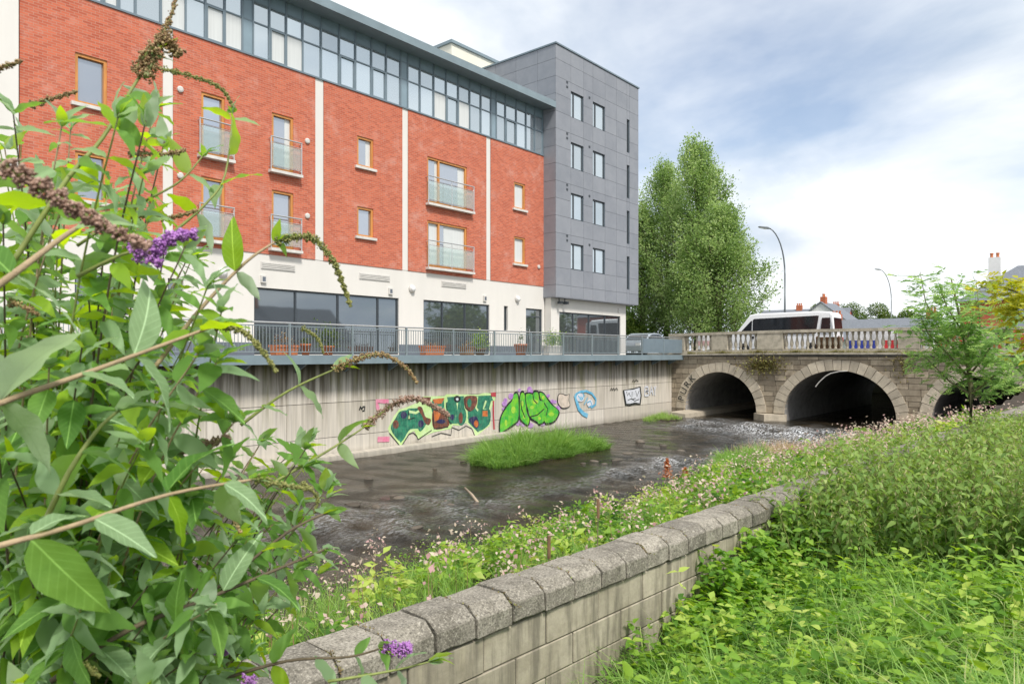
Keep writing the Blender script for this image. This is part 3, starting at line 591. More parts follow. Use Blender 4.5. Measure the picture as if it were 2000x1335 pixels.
    for i in (0,1,3): blob(gb, parts[i], 'spray_black', B_, 'outline', grow=.10)
    blob(gb, parts[2], 'spray_black', B_, 'outline', grow=.09)
    for p in parts: blob(gb, p, 'spray_green', B_, 'letter_fill')
    for cx, cy, a, b in ((245,410,24,40),(500,320,34,24),(350,340,14,34),(460,380,22,20),(680,460,34,22),(590,270,16,24),(545,510,18,20),(370,490,12,28),(160,560,16,36)): blob(gb, ring(cx,cy,a,b,8), 'spray_yellow', B_, 'highlight')
    for pts in ([(440,490),(520,470),(600,400)], [(330,300),(340,400),(380,500)], [(600,330),(640,400),(620,480)], [(470,235),(480,300),(520,340)]): stroke(gb, pts, .06, 'spray_black', B_, 'inner_line')
    s = blob(RW, [(765,245),(800,230),(850,250),(885,235),(880,300),(892,360),(850,385),(800,380),(762,330)], 'spray_black', B_, 'graffiti', grow=.05); s['label'] = 'small cream square graffiti beside the green letters'
    blob(s, [(765,245),(800,230),(850,250),(885,235),(880,300),(892,360),(850,385),(800,380),(762,330)], 'spray_cream', B_, 'letter_fill')
    b = stroke(RW, [(955,240),(975,320),(1000,400),(1050,455),(1100,480)], .22, 'spray_blue', B_, 'graffiti'); b['label'] = 'pale blue spray scribble'
    stroke(b, [(955,240),(1010,205),(1080,195),(1150,225),(1195,290),(1190,350),(1140,385)], .12, 'spray_blue', B_, 'stroke'); blob(b, ring(1015,270,45,50,8), 'spray_white', B_, 'white_fill'); blob(b, ring(1125,335,35,45,8), 'spray_white', B_, 'white_fill')
    for pts in ([(990,250),(1030,300),(1060,240)], [(1090,330),(1130,310),(1150,360),(1110,380)], [(1040,210),(1060,260)], [(1060,350),(1100,270)], [(1010,300),(1020,260),(1045,290)]): stroke(b, pts, .07, 'spray_blue', B_, 'stroke')
    z = blob(RW, [(1512,190),(1560,185),(1620,180),(1700,150),(1712,250),(1700,345),(1640,335),(1590,350),(1540,350)], 'spray_black', B_, 'graffiti', False, .08); z['label'] = 'white block graffiti with black zigzag lines'
    blob(z, [(1520,190),(1560,185),(1620,180),(1695,155),(1705,250),(1695,335),(1640,325),(1590,340),(1545,340)], 'spray_white', B_, 'letter_fill', False)
    for pts in ([(1545,200),(1555,250),(1575,215),(1590,260)], [(1610,200),(1605,290),(1650,280)], [(1650,190),(1665,260),(1690,190)], [(1560,300),(1600,285),(1640,310),(1690,290)]): stroke(z, pts, .05, 'spray_black', B_, 'inner_line')
    q = stroke(RW, [(1755,150),(1755,250),(1800,245),(1795,200),(1760,195),(1795,190),(1790,145),(1755,150)], .10, 'spray_white', B_, 'graffiti'); q['label'] = 'white outlined letters at the bridge end of the wall'
    stroke(q, [(1815,240),(1830,140),(1850,240)], .10, 'spray_white', B_, 'stroke'); stroke(q, [(1820,200),(1845,200)], .08, 'spray_white', B_, 'stroke'); stroke(q, [(1860,140),(1870,190),(1885,135)], .09, 'spray_white', B_, 'stroke'); stroke(q, [(1870,190),(1870,245)], .09, 'spray_white', B_, 'stroke')
    for pts in ([(1360,190),(1370,160),(1385,185),(1395,160),(1410,185),(1430,160),(1445,185)], [(1610,90),(1625,70),(1640,90),(1655,65),(1680,85)]):
        t = stroke(RW, pts, .05, 'spray_black', B_, 'graffiti_tag')
graffiti()

# ---------------------------------------------------------------- stone bridge
BX = 40.0
ARCH = [(18.10,2.25,-3.30,2.27),(11.48,2.83,-3.30,2.46),(4.86,2.25,-3.30,2.27)]   # centre, half span, springing, rise
def bridge():
    B = empty('stone_bridge', (BX, 11.5, WATER), 'old stone bridge with three round arches and a pierced balustrade', 'bridge')
    # core: front face, vaults and upstream face
    m = MB(); X0, X1 = BX+.12, 58.4; y0, y1 = .2, 21.9; zt = -.12; zb = -4.3
    def arch_pts(a, n=28):
        c, h, s, r = a; return [(c+h*math.cos(math.pi*i/n), s+r*math.sin(math.pi*i/n)) for i in range(n+1)]   # from +Y side to -Y side
    seams = [y1] + [v for a in ARCH for v in (a[0]+a[1], a[0]-a[1])] + [y0]
    for X in (X0, X1):
        for a, b in zip(seams[::2], seams[1::2]): m.poly([(X,a,zb),(X,a,zt),(X,b,zt),(X,b,zb)])
        for a in ARCH:
            P = arch_pts(a)
            for p, q in zip(P, P[1:]): m.poly([(X,p[0],p[1]),(X,p[0],zt),(X,q[0],zt),(X,q[0],q[1])])
    m.poly([(X0,y0,zt),(X1,y0,zt),(X1,y1,zt),(X0,y1,zt)]); m.build('core_wall', 'mortar', B)
    for a in ARCH:
        m = MB(); P = [(a[0]+a[1], zb)] + arch_pts(a) + [(a[0]-a[1], zb)]
        for p, q in zip(P, P[1:]):
            m.poly([(X0,p[0],p[1]),(X0,q[0],q[1]),(X1,q[0],q[1]),(X1,p[0],p[1])])
        m.build('vault', 'vault_stone', B)
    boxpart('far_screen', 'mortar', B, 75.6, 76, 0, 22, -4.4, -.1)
    # arch stones
    RT = .56
    for c, h, s, r in ARCH:
        n = 23 if h > 2.5 else 19
        for i in range(n):
            t0, t1 = math.pi*(i+.03)/n, math.pi*(i+.97)/n; pr = .0 + random.uniform(0,.02); rt = RT + random.uniform(-.03,.04)
            def P(t, k): 
                e = Vector((h*math.cos(t), r*math.sin(t))); nn = Vector((math.cos(t)/h, math.sin(t)/r)).normalized(); q = e + nn*k; return c+q.x, s+q.y
            m = MB(); tm = (t0+t1)/2
            loop = [P(t0,0),P(tm,0),P(t1,0),P(t1,rt),P(tm,rt),P(t0,rt)]
            m.prism(loop, 'x', BX-.05-pr, BX+.5); m.build('arch_stone', 'voussoir', B)
    # coursed spandrel stones, stopped against the middle of the arch ring
    z = -3.95; rnd = random.Random(9)
    while z < -.16:
        hgt = min(rnd.uniform(.26,.40), -.12-z); zm = z+hgt/2; gaps = []
        for c, h, s, r in ARCH:
            hh, rr = h+RT*.55, r+RT*.55
            lo = z
            if lo < s: gaps.append((c-h-.02, c+h+.02) if z+hgt <= s else (c-h-.02, c+h+.02))
            elif lo < s+rr: w_ = hh*math.sqrt(max(0, 1-((lo-s)/rr)**2)); gaps.append((c-w_, c+w_))
        y = y0
        while y < y1-.02:
            e = min(y+rnd.uniform(.5,1.15), y1)
            segs = [(y, e)]
            for ga, gb in gaps:
                ns = []
                for a, b in segs:
                    if b <= ga or a >= gb: ns.append((a, b))
                    else:
                        if a < ga: ns.append((a, ga))
                        if b > gb: ns.append((gb, b))
                segs = ns
            for a, b in segs:
                if b-a > .08: boxpart('stone', 'bridge_stone', B, BX-rnd.uniform(-.01,.025), BX+.13, a+.011, b-.011, z+.010, z+hgt-.010)
            y = e
        z += hgt
    # pier feet and the low ledge of the first arch
    for a, b in ((14.3,15.86),(7.1,8.66)):
        m = MB(); m.prism([(BX-.9,(a+b)/2),(BX-.1,a-.12),(BX+.1,a-.12),(BX+.1,b+.12),(BX-.1,b+.12)], 'z', -4.4, -3.34); f = m.build('pier_foot', 'voussoir', B)
    m = MB(); m.prism([(19.3,-4.3),(20.4,-4.3),(20.4,-3.40),(19.4,-3.48)], 'x', BX-1.8, BX+12); m.build('ledge', 'voussoir', B)
    # cornice, plinth, pedestals, balusters, coping
    ycuts = [21.4,20.4,19.4,18.6,17.6,16.7,15.8,15.1,14.35,13.4,12.4,11.4,10.4,9.5,8.56,7.6,6.6,5.6,4.6,3.6,2.4,1.2,.2]
    def band(name, a, b, xa, xb, da, db, mt):
        p = hump(a); q = hump(b); m = MB(); m.hexa([(xa,b,q+da),(xb,b,q+da),(xb,a,p+da),(xa,a,p+da),(xa,b,q+db),(xb,b,q+db),(xb,a,p+db),(xa,a,p+db)]); return m.build(name, mt, B)
    for a, b in zip(ycuts, ycuts[1:]):
        band('cornice_stone', a-.006, b+.006, BX-.20, BX+.55, -.10, .0, 'balustrade_stone'); band('plinth_stone', a-.004, b+.004, BX-.02, BX+.34, .002, .20, 'balustrade_stone'); band('coping_stone', a-.005, b+.005, BX-.07, BX+.40, 1.10, 1.26, 'balustrade_stone')
    peds = [(21.4,20.35),(18.58,17.60),(15.82,14.36),(8.58,7.62),(5.6,4.6),(1.2,.2)]
    for a, b in peds: band('pedestal', a, b, BX-.035, BX+.36, .202, 1.098, 'balustrade_stone')
    prof = [(.075,0),(.075,.05),(.05,.08),(.062,.14),(.092,.25),(.095,.34),(.07,.48),(.045,.64),(.045,.72),(.07,.76),(.06,.80),(.075,.83),(.075,.895)]
    mb = MB(); mb.lathe(prof, n=10); bme = mb.mesh('baluster', 'balustrade_stone', True)
    for (a, b), (c, d) in zip(peds, peds[1:]):
        n = max(1, round((b-c)/.285)); 
        for i in range(n):
            y = b-(b-c)*(i+.5)/n; o = obj('baluster', bme, B); o.location = (BX+.16, y, hump(y)+.201); o.rotation_euler = (0,0,random.random())
    # black spray lettering following the first arch, and paint inside it
    text = 'PURK'; c, h, s, r = ARCH[0]
    for i, ch in enumerate(text):
        t = R(14+11.0*i); e = Vector((h*math.cos(t), r*math.sin(t))); nn = Vector((math.cos(t)/h, math.sin(t)/r)).normalized(); q = e+nn*.06
        tx = Vector((0, math.sin(t), -math.cos(t)))   # along the ring, clockwise as seen
        mt = Matrix.Translation((BX-.085, c+q.x, s+q.y)) @ Matrix(((0,0,-1,0),(-math.sin(t),math.cos(t),0,0),(math.cos(t),math.sin(t),0,0),(0,0,0,1)))
        o = text_mesh('graffiti_letter', ch, .58, 'spray_black', B, Matrix.Identity(4)); o.matrix_basis = mt
    # hanging pale pole caught under the middle arch
    m = MB(); q_ = [(1593,755),(1598,748),(1605,741),(1613,734),(1622,729),(1639,725),(1655,724)]; m.tube([(BX-.12, fY(a_, BX-.12), fZ(b_, BX-.12, fY(a_, BX-.12))) for a_, b_ in q_], .028, 6); p = m.build('bent_branch', 'sill'); tag(p, 'thin pale bent branch hanging in front of the middle arch', 'branch')
bridge()
# ---------------------------------------------------------------- near stone wall
def stone_wall():
    Wl = empty('stone_wall', (4, yw(4), -2.7), 'low block wall with weathered chamfered coping running down to the bridge', 'wall')
    ang = math.atan(-.0437); ux = Vector((math.cos(ang), math.sin(ang), 0)); uy = Vector((-math.sin(ang), math.cos(ang), 0)); o0 = Vector((0, 3.16, 0))
    def place(o, s, z, dy=0): o.matrix_basis = Matrix.Translation(o0 + ux*s + uy*dy + Vector((0,0,z))) @ Matrix.Rotation(ang, 4, 'Z')
    # mortar heart
    c = MB(); c.box(-5, 39.6, -.155, .155, -3.6, -1.60); h = c.build('mortar_core', 'mortar', Wl); place(h, 0, 0)
    prof = [(-.195,-1.645),(.195,-1.645),(.195,-1.525),(.11,-1.466),(-.11,-1.466),(-.195,-1.525)]
    var = []
    for i in range(5):
        rr = random.Random(i); m = MB(); L_ = .292; segs = 3
        # slightly worn: jittered cross-sections
        n = len(prof); rings = []
        for s in range(segs+1):
            rings.append(len(m.v))
            for (p, q) in prof: m.v.append((-L_/2+L_*s/segs + (rr.uniform(-.004,.004) if s in (0, segs) else 0), p+rr.uniform(-.005,.005), q+rr.uniform(-.005,.005)))
        for a, b in zip(rings, rings[1:]):
            for k in range(n): j = (k+1) % n; m.f.append((a+k, b+k, b+j, a+j)); m.mi.append(0)
        m.f.append(tuple(rings[0]+k for k in range(n))); m.f.append(tuple(rings[-1]+k for k in range(n))[::-1]); m.mi += [0,0]
        var.append(m.mesh('coping_stone', 'coping'))
    bv = []
    s = -4.8; i = 0
    while s < 39.4:
        o = obj('coping_stone', var[i % 5 if random.random() < .6 else random.randrange(5)], Wl); place(o, s, random.uniform(-.006,.006), random.uniform(-.006,.006))
        if random.random() < .5: o.matrix_basis = o.matrix_basis @ Matrix.Rotation(math.pi, 4, 'Z')
        b = o.modifiers.new('bevel', 'BEVEL'); b.width = .006; b.segments = 1
        s += .306; i += 1
    def block(L_, th=.165):
        m = MB(); m.box(-L_/2, L_/2, -th, th, 0, .207); return m.mesh('block', 'wall_block')
    full, long_, half = block(.558), block(1.67), block(.27)
    for k in range(5):
        z = -1.662-.215*(k+1); s = -4.6+(.28 if k % 2 else 0)
        while s < 39.2:
            if s < 13: o = obj('block', full, Wl); place(o, s, z, random.uniform(-.004,.004)); bb = o.modifiers.new('bevel', 'BEVEL'); bb.width = .006; bb.segments = 1; s += .57
            elif k < 2: o = obj('block', long_, Wl); place(o, s+.55, z); s += 1.68
            else: break
stone_wall()

# ---------------------------------------------------------------- street things: minibus, cars, lamps, banners, planters
simple('van_white', (.80,.81,.82), .25, 0, .03); simple('van_glass', (.012,.014,.017), .06, 0, .1); simple('rubber', (.02,.02,.02), .8); simple('rim', (.45,.46,.47), .35, .7)
simple('car_silver', (.46,.50,.55), .25, .5, .05); simple('car_red', (.42,.03,.03), .25, 0, .05); simple('car_blue', (.04,.07,.22), .25, 0, .05); simple('lamp_red', (.5,.02,.02), .2); simple('lamp_clear', (.8,.8,.78), .1)
def loft(mb, sections, mi=0):
    # sections: list of (station, profile) with equal counts; station runs along local x, profile in (y,z)
    b = []
    for x, prof in sections: b.append(len(mb.v)); mb.v += [(x+dx, y, z) for (y, z, *r) in prof for dx in [(r[0] if r else 0)]]
    n = len(sections[0][1])
    for p, q in zip(b, b[1:]):
        for k in range(n): j = (k+1) % n; mb.f.append((p+k, q+k, q+j, p+j)); mb.mi.append(mi)
    mb.f.append(tuple(b[0]+k for k in range(n))[::-1][::-1]); mb.f.append(tuple(b[-1]+k for k in range(n))[::-1]); mb.mi += [mi, mi]
def wheel(parent, x, y, r, w):
    side = 1 if y > 0 else -1
    m = MB(); m.lathe([(r*.62,-w/2),(r*.95,-w/2),(r,-w/2+.03),(r,w/2-.03),(r*.95,w/2),(r*.62,w/2)], n=20); t = m.build('wheel', 'rubber', parent, True); t.matrix_basis = Matrix.Translation((x,y,r)) @ Matrix.Rotation(R(90),4,'X')
    m = MB(); m.lathe([(r*.62,-.03),(r*.5,.0),(r*.2,-.02),(.04,.01)], n=16); h = m.build('hub', 'rim', t, True); h.matrix_parent_inverse = Matrix.Identity(4); h.matrix_basis = Matrix.Translation((0,0,side*-(w/2+.0))) @ (Matrix.Rotation(math.pi,4,'X') if side > 0 else Matrix.Identity(4))
def vehicle(name, label, cat, body, L_, Wd, prof, glass_side, glass_front, glass_rear, wheels, r, stripe=None, group=None):
    # prof: outline (x,z) of the side view from the rear bumper over the roof to the front bumper
    T = empty(name, (0,0,0), label, cat, group); hw = Wd/2; m = MB()
    zs = max(z for _, z in prof)
    def wid(z): return hw*(1-.13*max(0, (z-.45*zs)/(.55*zs))**1.4) if z > .45*zs else hw*(.95+.05*min(1, z/(.3*zs)))
    n = len(prof); b = len(m.v); ins = .94
    # skin: centre strip and two side rings with a rounded shoulder
    cx = L_*.0
    for s in (-1, 1):
        for (x, z) in prof: m.v.append((x, s*wid(z)*ins, z))
        for (x, z) in prof: m.v.append((x*.985, s*wid(z), .25+(z-.25)*.965))
    o1, i1, o2, i2 = b, b+n, b+2*n, b+3*n
    for k in range(n):
        j = (k+1) % n
        m.f += [(o1+k, o1+j, o2+j, o2+k), (o1+j, o1+k, i1+k, i1+j), (o2+k, o2+j, i2+j, i2+k)]; m.mi += [0,0,0]
    m.f += [tuple(i1+k for k in range(n)), tuple(i2+k for k in range(n))[::-1]]; m.mi += [0,0]
    bd = m.build('body', body, T, bevel=.02)
    for s in (-1, 1):
        for q in glass_side:
            g_ = MB(); pts = [(x, s*(wid(.25+(z-.25)*.965)+.006), z) for x, z in q]; c = Vector((sum(p[0] for p in pts)/len(pts), 0, sum(p[2] for p in pts)/len(pts)))
            back = [(p[0], p[1]-s*.012, p[2]) for p in pts]; k0 = len(g_.v); g_.v += pts+back; nn = len(pts)
            g_.f += [tuple(range(k0, k0+nn)), tuple(range(k0+nn, k0+2*nn))[::-1]] + [(k0+i, k0+(i+1) % nn, k0+nn+(i+1) % nn, k0+nn+i) for i in range(nn)]; g_.mi += [0]*(2+nn)
            g_.build('side_window', 'van_glass', T)
    for nm, q, dx in (('windscreen', glass_front, .012), ('rear_window', glass_rear, -.012)):
        (xa, za), (xb, zb) = q; g_ = MB(); wa, wb = wid(za)*.86, wid(zb)*.84
        g_.hexa([(xa+dx,-wa,za),(xa+dx,wa,za),(xa-dx,wa,za-.01),(xa-dx,-wa,za-.01),(xb+dx,-wb,zb),(xb+dx,wb,zb),(xb-dx,wb,zb-.01),(xb-dx,-wb,zb-.01)]); g_.build(nm, 'van_glass', T)
    for x in wheels:
        for s in (-1, 1): wheel(T, x, s*(hw-.11), r, .22)
    xf = max(x for x, _ in prof); xr = min(x for x, _ in prof)
    for s in (-1, 1):
        boxpart('headlight', 'lamp_clear', T, xf-.16, xf+.005, s*hw*.72-.16, s*hw*.72+.16, .62, .80); boxpart('tail_light', 'lamp_red', T, xr-.006, xr+.08, s*hw*.80-.08, s*hw*.80+.08, .75, 1.05)
        boxpart('wing_mirror', 'rubber', T, xf*.46, xf*.46+.12, s*(hw+.10)-.07, s*(hw+.10)+.07, .98, 1.16)
    if stripe:
        for s in (-1, 1): boxpart('side_stripe', stripe, T, xr+.3, xf-.5, s*(hw+.004)-.004, s*(hw+.004)+.004, .62, .74)
    return T
van_prof = [(-3.40,.35),(-3.45,.9),(-3.42,1.6),(-3.33,2.45),(-3.15,2.62),(-2.4,2.68),(1.6,2.66),(1.95,2.58),(2.75,1.55),(3.35,1.22),(3.45,.8),(3.42,.35)]
v = vehicle('minibus', 'white minibus with a dark glazed side driving over the bridge', 'minibus', 'van_white', 6.9, 2.0, van_prof,
    [[(-2.35,1.28),(-2.5,2.38),(-2.4,2.40),(1.62,2.32),(1.72,2.25),(1.72,1.28)],[(1.78,1.30),(1.78,2.20),(1.85,2.18),(2.45,1.55),(2.48,1.30)],[(-3.22,1.35),(-3.18,2.25),(-2.70,2.25),(-2.62,1.35)]], ((2.72,1.60),(1.98,2.54)), ((-3.43,1.5),(-3.36,2.25)), (-2.1,2.3), .36)
v.location = (47.4, 16.95, hump(17)-.03); v.rotation_euler = (0,0,R(90))
car_prof = [(-2.05,.30),(-2.12,.62),(-2.08,.92),(-1.75,1.02),(-1.20,1.42),(-.7,1.48),(.25,1.46),(.55,1.38),(1.15,.98),(1.95,.84),(2.12,.62),(2.08,.30)]
def car(label, body, loc, rz):
    c = vehicle('parked_car', label, 'car', body, 4.2, 1.75, car_prof, [[(-1.45,1.0),(-1.12,1.36),(-.7,1.40),(-.45,1.40),(-.45,1.0)],[(-.38,1.0),(-.38,1.40),(.25,1.38),(.5,1.32),(.95,1.0)]], ((1.12,1.0),(.56,1.37)), ((-1.72,1.04),(-1.22,1.40)), (-1.3,1.3), .31, group='cars parked by the bridge end')
    c.location = loc; c.rotation_euler = (0,0,rz)
car('silver hatchback parked behind the railing where walkway meets bridge', 'car_silver', (41.8, 24.3, -.055), R(185)); car('dull red car parked beside the corner of the grey tower', 'car_red', (40.4, 27.2, -.055), R(182))
car('red car on the bridge behind the leafy sapling', 'car_red', (45.2, 5.6, hump(5.6)-.03), R(90))
def lamp(loc, h, reach, rz, label):
    T = empty('street_lamp', (0,0,0), label, 'street lamp'); m = MB(); m.tube([(0,0,0),(0,0,.9)], .11, 10); m.build('base', 'lamp_grey', T, True)
    pts = [(0,0,.88),(0,0,h*.62)]; rd = [.085,.07]
    for i in range(9): a = R(80)*i/8; pts.append((reach*(1-math.cos(a))*.9, 0, h*.62+(h*.36)*math.sin(a))); rd.append(.065-.003*i)
    m = MB(); m.tube(pts, rd, 10); m.build('pole', 'lamp_grey', T, True)
    x, z = pts[-1][0], pts[-1][2]; m = MB(); m.prism([(x-.1,z-.05),(x+.25,z-.06),(x+.95,z+.06),(x+.90,z+.14),(x+.2,z+.10)], 'y', -.13, .13); hd = m.build('lamp_head', 'lamp_grey', T, bevel=.03)
    m = MB(); m.hexa([(x+.3,-.1,z-.075),(x+.85,-.1,z+.02),(x+.85,.1,z+.02),(x+.3,.1,z-.075),(x+.3,-.1,z-.05),(x+.85,-.1,z+.045),(x+.85,.1,z+.045),(x+.3,.1,z-.05)]); m.build('lens', 'lamp_clear', hd)
    T.location = loc; T.rotation_euler = (0,0,rz)
lamp((56.8, fY(1533, 56.8), .1), 10.1, 1.75, R(140), 'tall grey street lamp with curved arm standing behind the minibus')
lamp((118, fY(1741, 118), 0), 13.0, 2.4, R(140), 'distant thin street lamp above the slate roofs')
# banners tied to the inside of the balustrade
paint('banner_white', (.78,.78,.80)); paint('banner_blue', (.03,.06,.40)); paint('banner_red', (.62,.04,.05)); paint('banner_pink', (.70,.45,.45))
def banner(a, b, bands, label):
    T = empty('banner', (BX+1.45, (a+b)/2, hump(a)+.2), label, 'banner', None)
    for (ya, yb, za, zb, mt) in bands:
        m = MB(); n = 10
        for i in range(n):
            p, q = ya+(yb-ya)*i/n, ya+(yb-ya)*(i+1)/n; f = lambda y: BX+1.46+.02*math.sin(y*5)
            m.hexa([(f(p),p,za),(f(p)+.006,p,za),(f(q)+.006,q,za),(f(q),q,za),(f(p),p,zb),(f(p)+.006,p,zb),(f(q)+.006,q,zb),(f(q),q,zb)])
        m.build('fabric_band', mt, T)
banner(11.3, 8.6, [(11.3,8.6,.76,1.24,'banner_white'),(11.3,9.95,.32,.759,'banner_blue'),(9.95,9.6,.32,.759,'banner_white'),(9.6,8.6,.32,.759,'banner_red')], 'white, blue and red banner behind the balusters over the middle arch')
banner(20.3, 18.65, [(20.3,18.65,.85,1.2,'banner_white'),(20.3,18.65,.55,.849,'banner_pink'),(20.3,18.65,.3,.549,'banner_white')], 'white and pink banner behind the balusters by the walkway')
T = empty('plant_crate', (BX+.8, 12.0, hump(12)+.09), 'brown slatted wooden crate standing behind the bridge balusters', 'crate')
for i in range(4): boxpart('slat', 'timber', T, BX+.52, BX+.55, 11.55, 12.75, hump(12)+.10+i*.19, hump(12)+.27+i*.19)
for y in (11.57, 12.70): boxpart('corner_post', 'timber', T, BX+.551, BX+.62, y-.03, y+.03, hump(12)+.09, hump(12)+.9)
boxpart('back_board', 'timber', T, BX+.95, BX+.98, 11.55, 12.75, hump(12)+.10, hump(12)+.85)

# ---------------------------------------------------------------- leaves in bulk
def leaf_mat(name, stops, trans=.35, rough=.55, attr=True, spec=.35):
    k = NT(name)
    if attr: a = k.n('ShaderNodeAttribute', attribute_name='tint'); f = a.outputs['Fac']
    else: a = k.n('ShaderNodeObjectInfo'); f = a.outputs['Random']
    c = k.ramp(f, stops); k.col(c); k.set(rough, 0, spec); tr = k.n('ShaderNodeBsdfTranslucent')
    hs = k.n('ShaderNodeHueSaturation'); hs.inputs['Hue'].default_value = .485; hs.inputs['Saturation'].default_value = 1.1; hs.inputs['Value'].default_value = 1.7; k.link(c, hs.inputs['Color']); k.link(hs.outputs[0], tr.inputs[0])
    mx = k.n('ShaderNodeMixShader'); mx.inputs[0].default_value = trans; k.link(k.b.outputs[0], mx.inputs[1]); k.link(tr.outputs[0], mx.inputs[2]); k.link(mx.outputs[0], k.out.inputs[0]); M[name] = k.m
leaf_mat('poplar_leaf', [(0,(.10,.18,.045)),(.5,(.24,.36,.12)),(1,(.42,.52,.24))], .48)
leaf_mat('tree_leaf', [(0,(.035,.08,.015)),(.5,(.09,.16,.03)),(1,(.20,.26,.05))], .3)
leaf_mat('ash_leaf', [(0,(.11,.23,.06)),(.5,(.25,.41,.13)),(1,(.43,.56,.20))], .5)
leaf_mat('yellow_leaf', [(0,(.22,.30,.03)),(.5,(.44,.46,.05)),(1,(.64,.58,.08))], .35)
leaf_mat('nettle_leaf', [(0,(.07,.15,.03)),(.45,(.18,.30,.06)),(.8,(.30,.42,.11)),(1,(.44,.50,.20))], .4)
leaf_mat('herb_leaf', [(0,(.05,.14,.018)),(.4,(.15,.31,.035)),(.75,(.30,.46,.06)),(1,(.48,.56,.14))], .42)
leaf_mat('grass_blade', [(0,(.09,.20,.035)),(.5,(.20,.37,.07)),(.85,(.34,.50,.13)),(1,(.52,.52,.25))], .38)
leaf_mat('balsam_flower', [(0,(.52,.30,.30)),(.4,(.58,.44,.38)),(1,(.62,.56,.42))], .3)
leaf_mat('dry_stem', [(0,(.24,.15,.07)),(.5,(.36,.26,.13)),(1,(.50,.40,.24))], .1)
simple('bark', (.11,.085,.06), .9, 0, .3, 14, .5); simple('young_bark', (.20,.18,.10), .8, 0, .25, 14, .3)
def unit(a): return a/np.maximum(np.linalg.norm(a, axis=-1, keepdims=True), 1e-9)
def leaves_geo(P, D, L, Wd, fold=.18, rng=RNG, up=None, droop=.15, fine=False):
    n = len(P); D = unit(D); ref = rng.normal(0, .5, (n,3)) + np.array([0,0,1.2]) if up is None else up
    S_ = unit(np.cross(D, ref)); Nn = np.cross(S_, D); L = np.asarray(L)[:,None]*np.ones((n,1)) if np.ndim(L) else np.full((n,1), L); Wd = np.asarray(Wd)[:,None]*np.ones((n,1)) if np.ndim(Wd) else np.full((n,1), Wd)
    if fine:
        tp = [(0,0,0),(.30,.43,.06),(.62,.40,.45),(1,0,1)]; c = lambda t, k: P + D*L*t*(1-.15*droop) - Nn*L*droop*k; a1, a2 = c(.28,.05), c(.62,.40); h1 = S_*Wd*.48; h2 = S_*Wd*.36; u1 = Nn*Wd*fold
        V = np.stack([P, a1, a1-h1+u1, a1+h1+u1, a2, a2-h2+u1*.8, a2+h2+u1*.8, c(1,1)], 1).reshape(-1,3); i = (np.arange(n)*8)[:,None]
        F = np.concatenate([i+[0,3,1], i+[0,1,2], i+[1,3,6], i+[1,6,4], i+[2,1,4], i+[2,4,5], i+[4,6,7], i+[5,4,7]], 1).reshape(-1,3); return V, F, 8
    b = P; m = P + D*L*.45; t = P + D*L - Nn*L*droop; l = m - S_*Wd/2 + Nn*Wd*fold; r = m + S_*Wd/2 + Nn*Wd*fold
    V = np.stack([b, m, t, l, r], 1).reshape(-1,3); i = (np.arange(n)*5)[:,None]
    F = np.concatenate([i+[0,4,1], i+[0,1,3], i+[1,4,2], i+[1,2,3]], 1).reshape(-1,3); return V, F, 5
def blades_geo(P, D, L, Wd, bend, rng=RNG):
    n = len(P); D = unit(D); az = rng.uniform(0, 6.283, n); H_ = np.stack([np.cos(az), np.sin(az), 0*az], 1); S_ = unit(np.cross(D, H_)); L = np.broadcast_to(np.asarray(L, float).reshape(-1,1), (n,1)); Wd = np.broadcast_to(np.asarray(Wd, float).reshape(-1,1), (n,1)); bend = np.broadcast_to(np.asarray(bend, float).reshape(-1,1), (n,1))
    pts = []
    for t, w in ((0,1),(.35,.9),(.7,.6)):
        c = P + D*L*t*(1-.25*bend*t) + H_*L*bend*t*t - np.array([0,0,1])*L*bend*.45*t**3; pts += [c - S_*Wd*w/2, c + S_*Wd*w/2]
    t = 1; pts.append(P + D*L*(1-.25*bend) + H_*L*bend - np.array([0,0,1])*L*bend*.45)
    V = np.stack(pts, 1).reshape(-1,3); i = (np.arange(n)*7)[:,None]
    F = np.concatenate([i+[0,1,3], i+[0,3,2], i+[2,3,5], i+[2,5,4], i+[4,5,6]], 1).reshape(-1,3); return V, F, 7
class Mass:
    def __init__(s): s.V = []; s.F = []; s.T = []; s.MI = []; s.n = 0
    def add(s, geo, tint, mi=0):
        V, F, k = geo; s.V.append(V); s.F.append(F+s.n); s.T.append(np.repeat(np.asarray(tint, float), k)); s.MI.append(np.full(len(F), mi)); s.n += len(V)
    def build(s, name, mats, parent=None):
        V = np.concatenate(s.V).astype(np.float32); F = np.concatenate(s.F).astype(np.int32); me = bpy.data.meshes.new(name)
        me.vertices.add(len(V)); me.vertices.foreach_set('co', V.ravel()); me.loops.add(F.size); me.loops.foreach_set('vertex_index', F.ravel()); me.polygons.add(len(F)); me.polygons.foreach_set('loop_start', np.arange(0, F.size, 3, dtype=np.int32))
        me.polygons.foreach_set('loop_total', np.full(len(F), 3, np.int32)); 
        for m in mats: me.materials.append(M[m])
        me.polygons.foreach_set('material_index', np.concatenate(s.MI).astype(np.int32))
        a = me.attributes.new('tint', 'FLOAT', 'POINT'); a.data.foreach_set('value', np.concatenate(s.T).astype(np.float32)); me.update(calc_edges=True); me.validate(); return obj(name, me, parent)
def sph(n, rng=RNG): return unit(rng.normal(0,1,(n,3)))

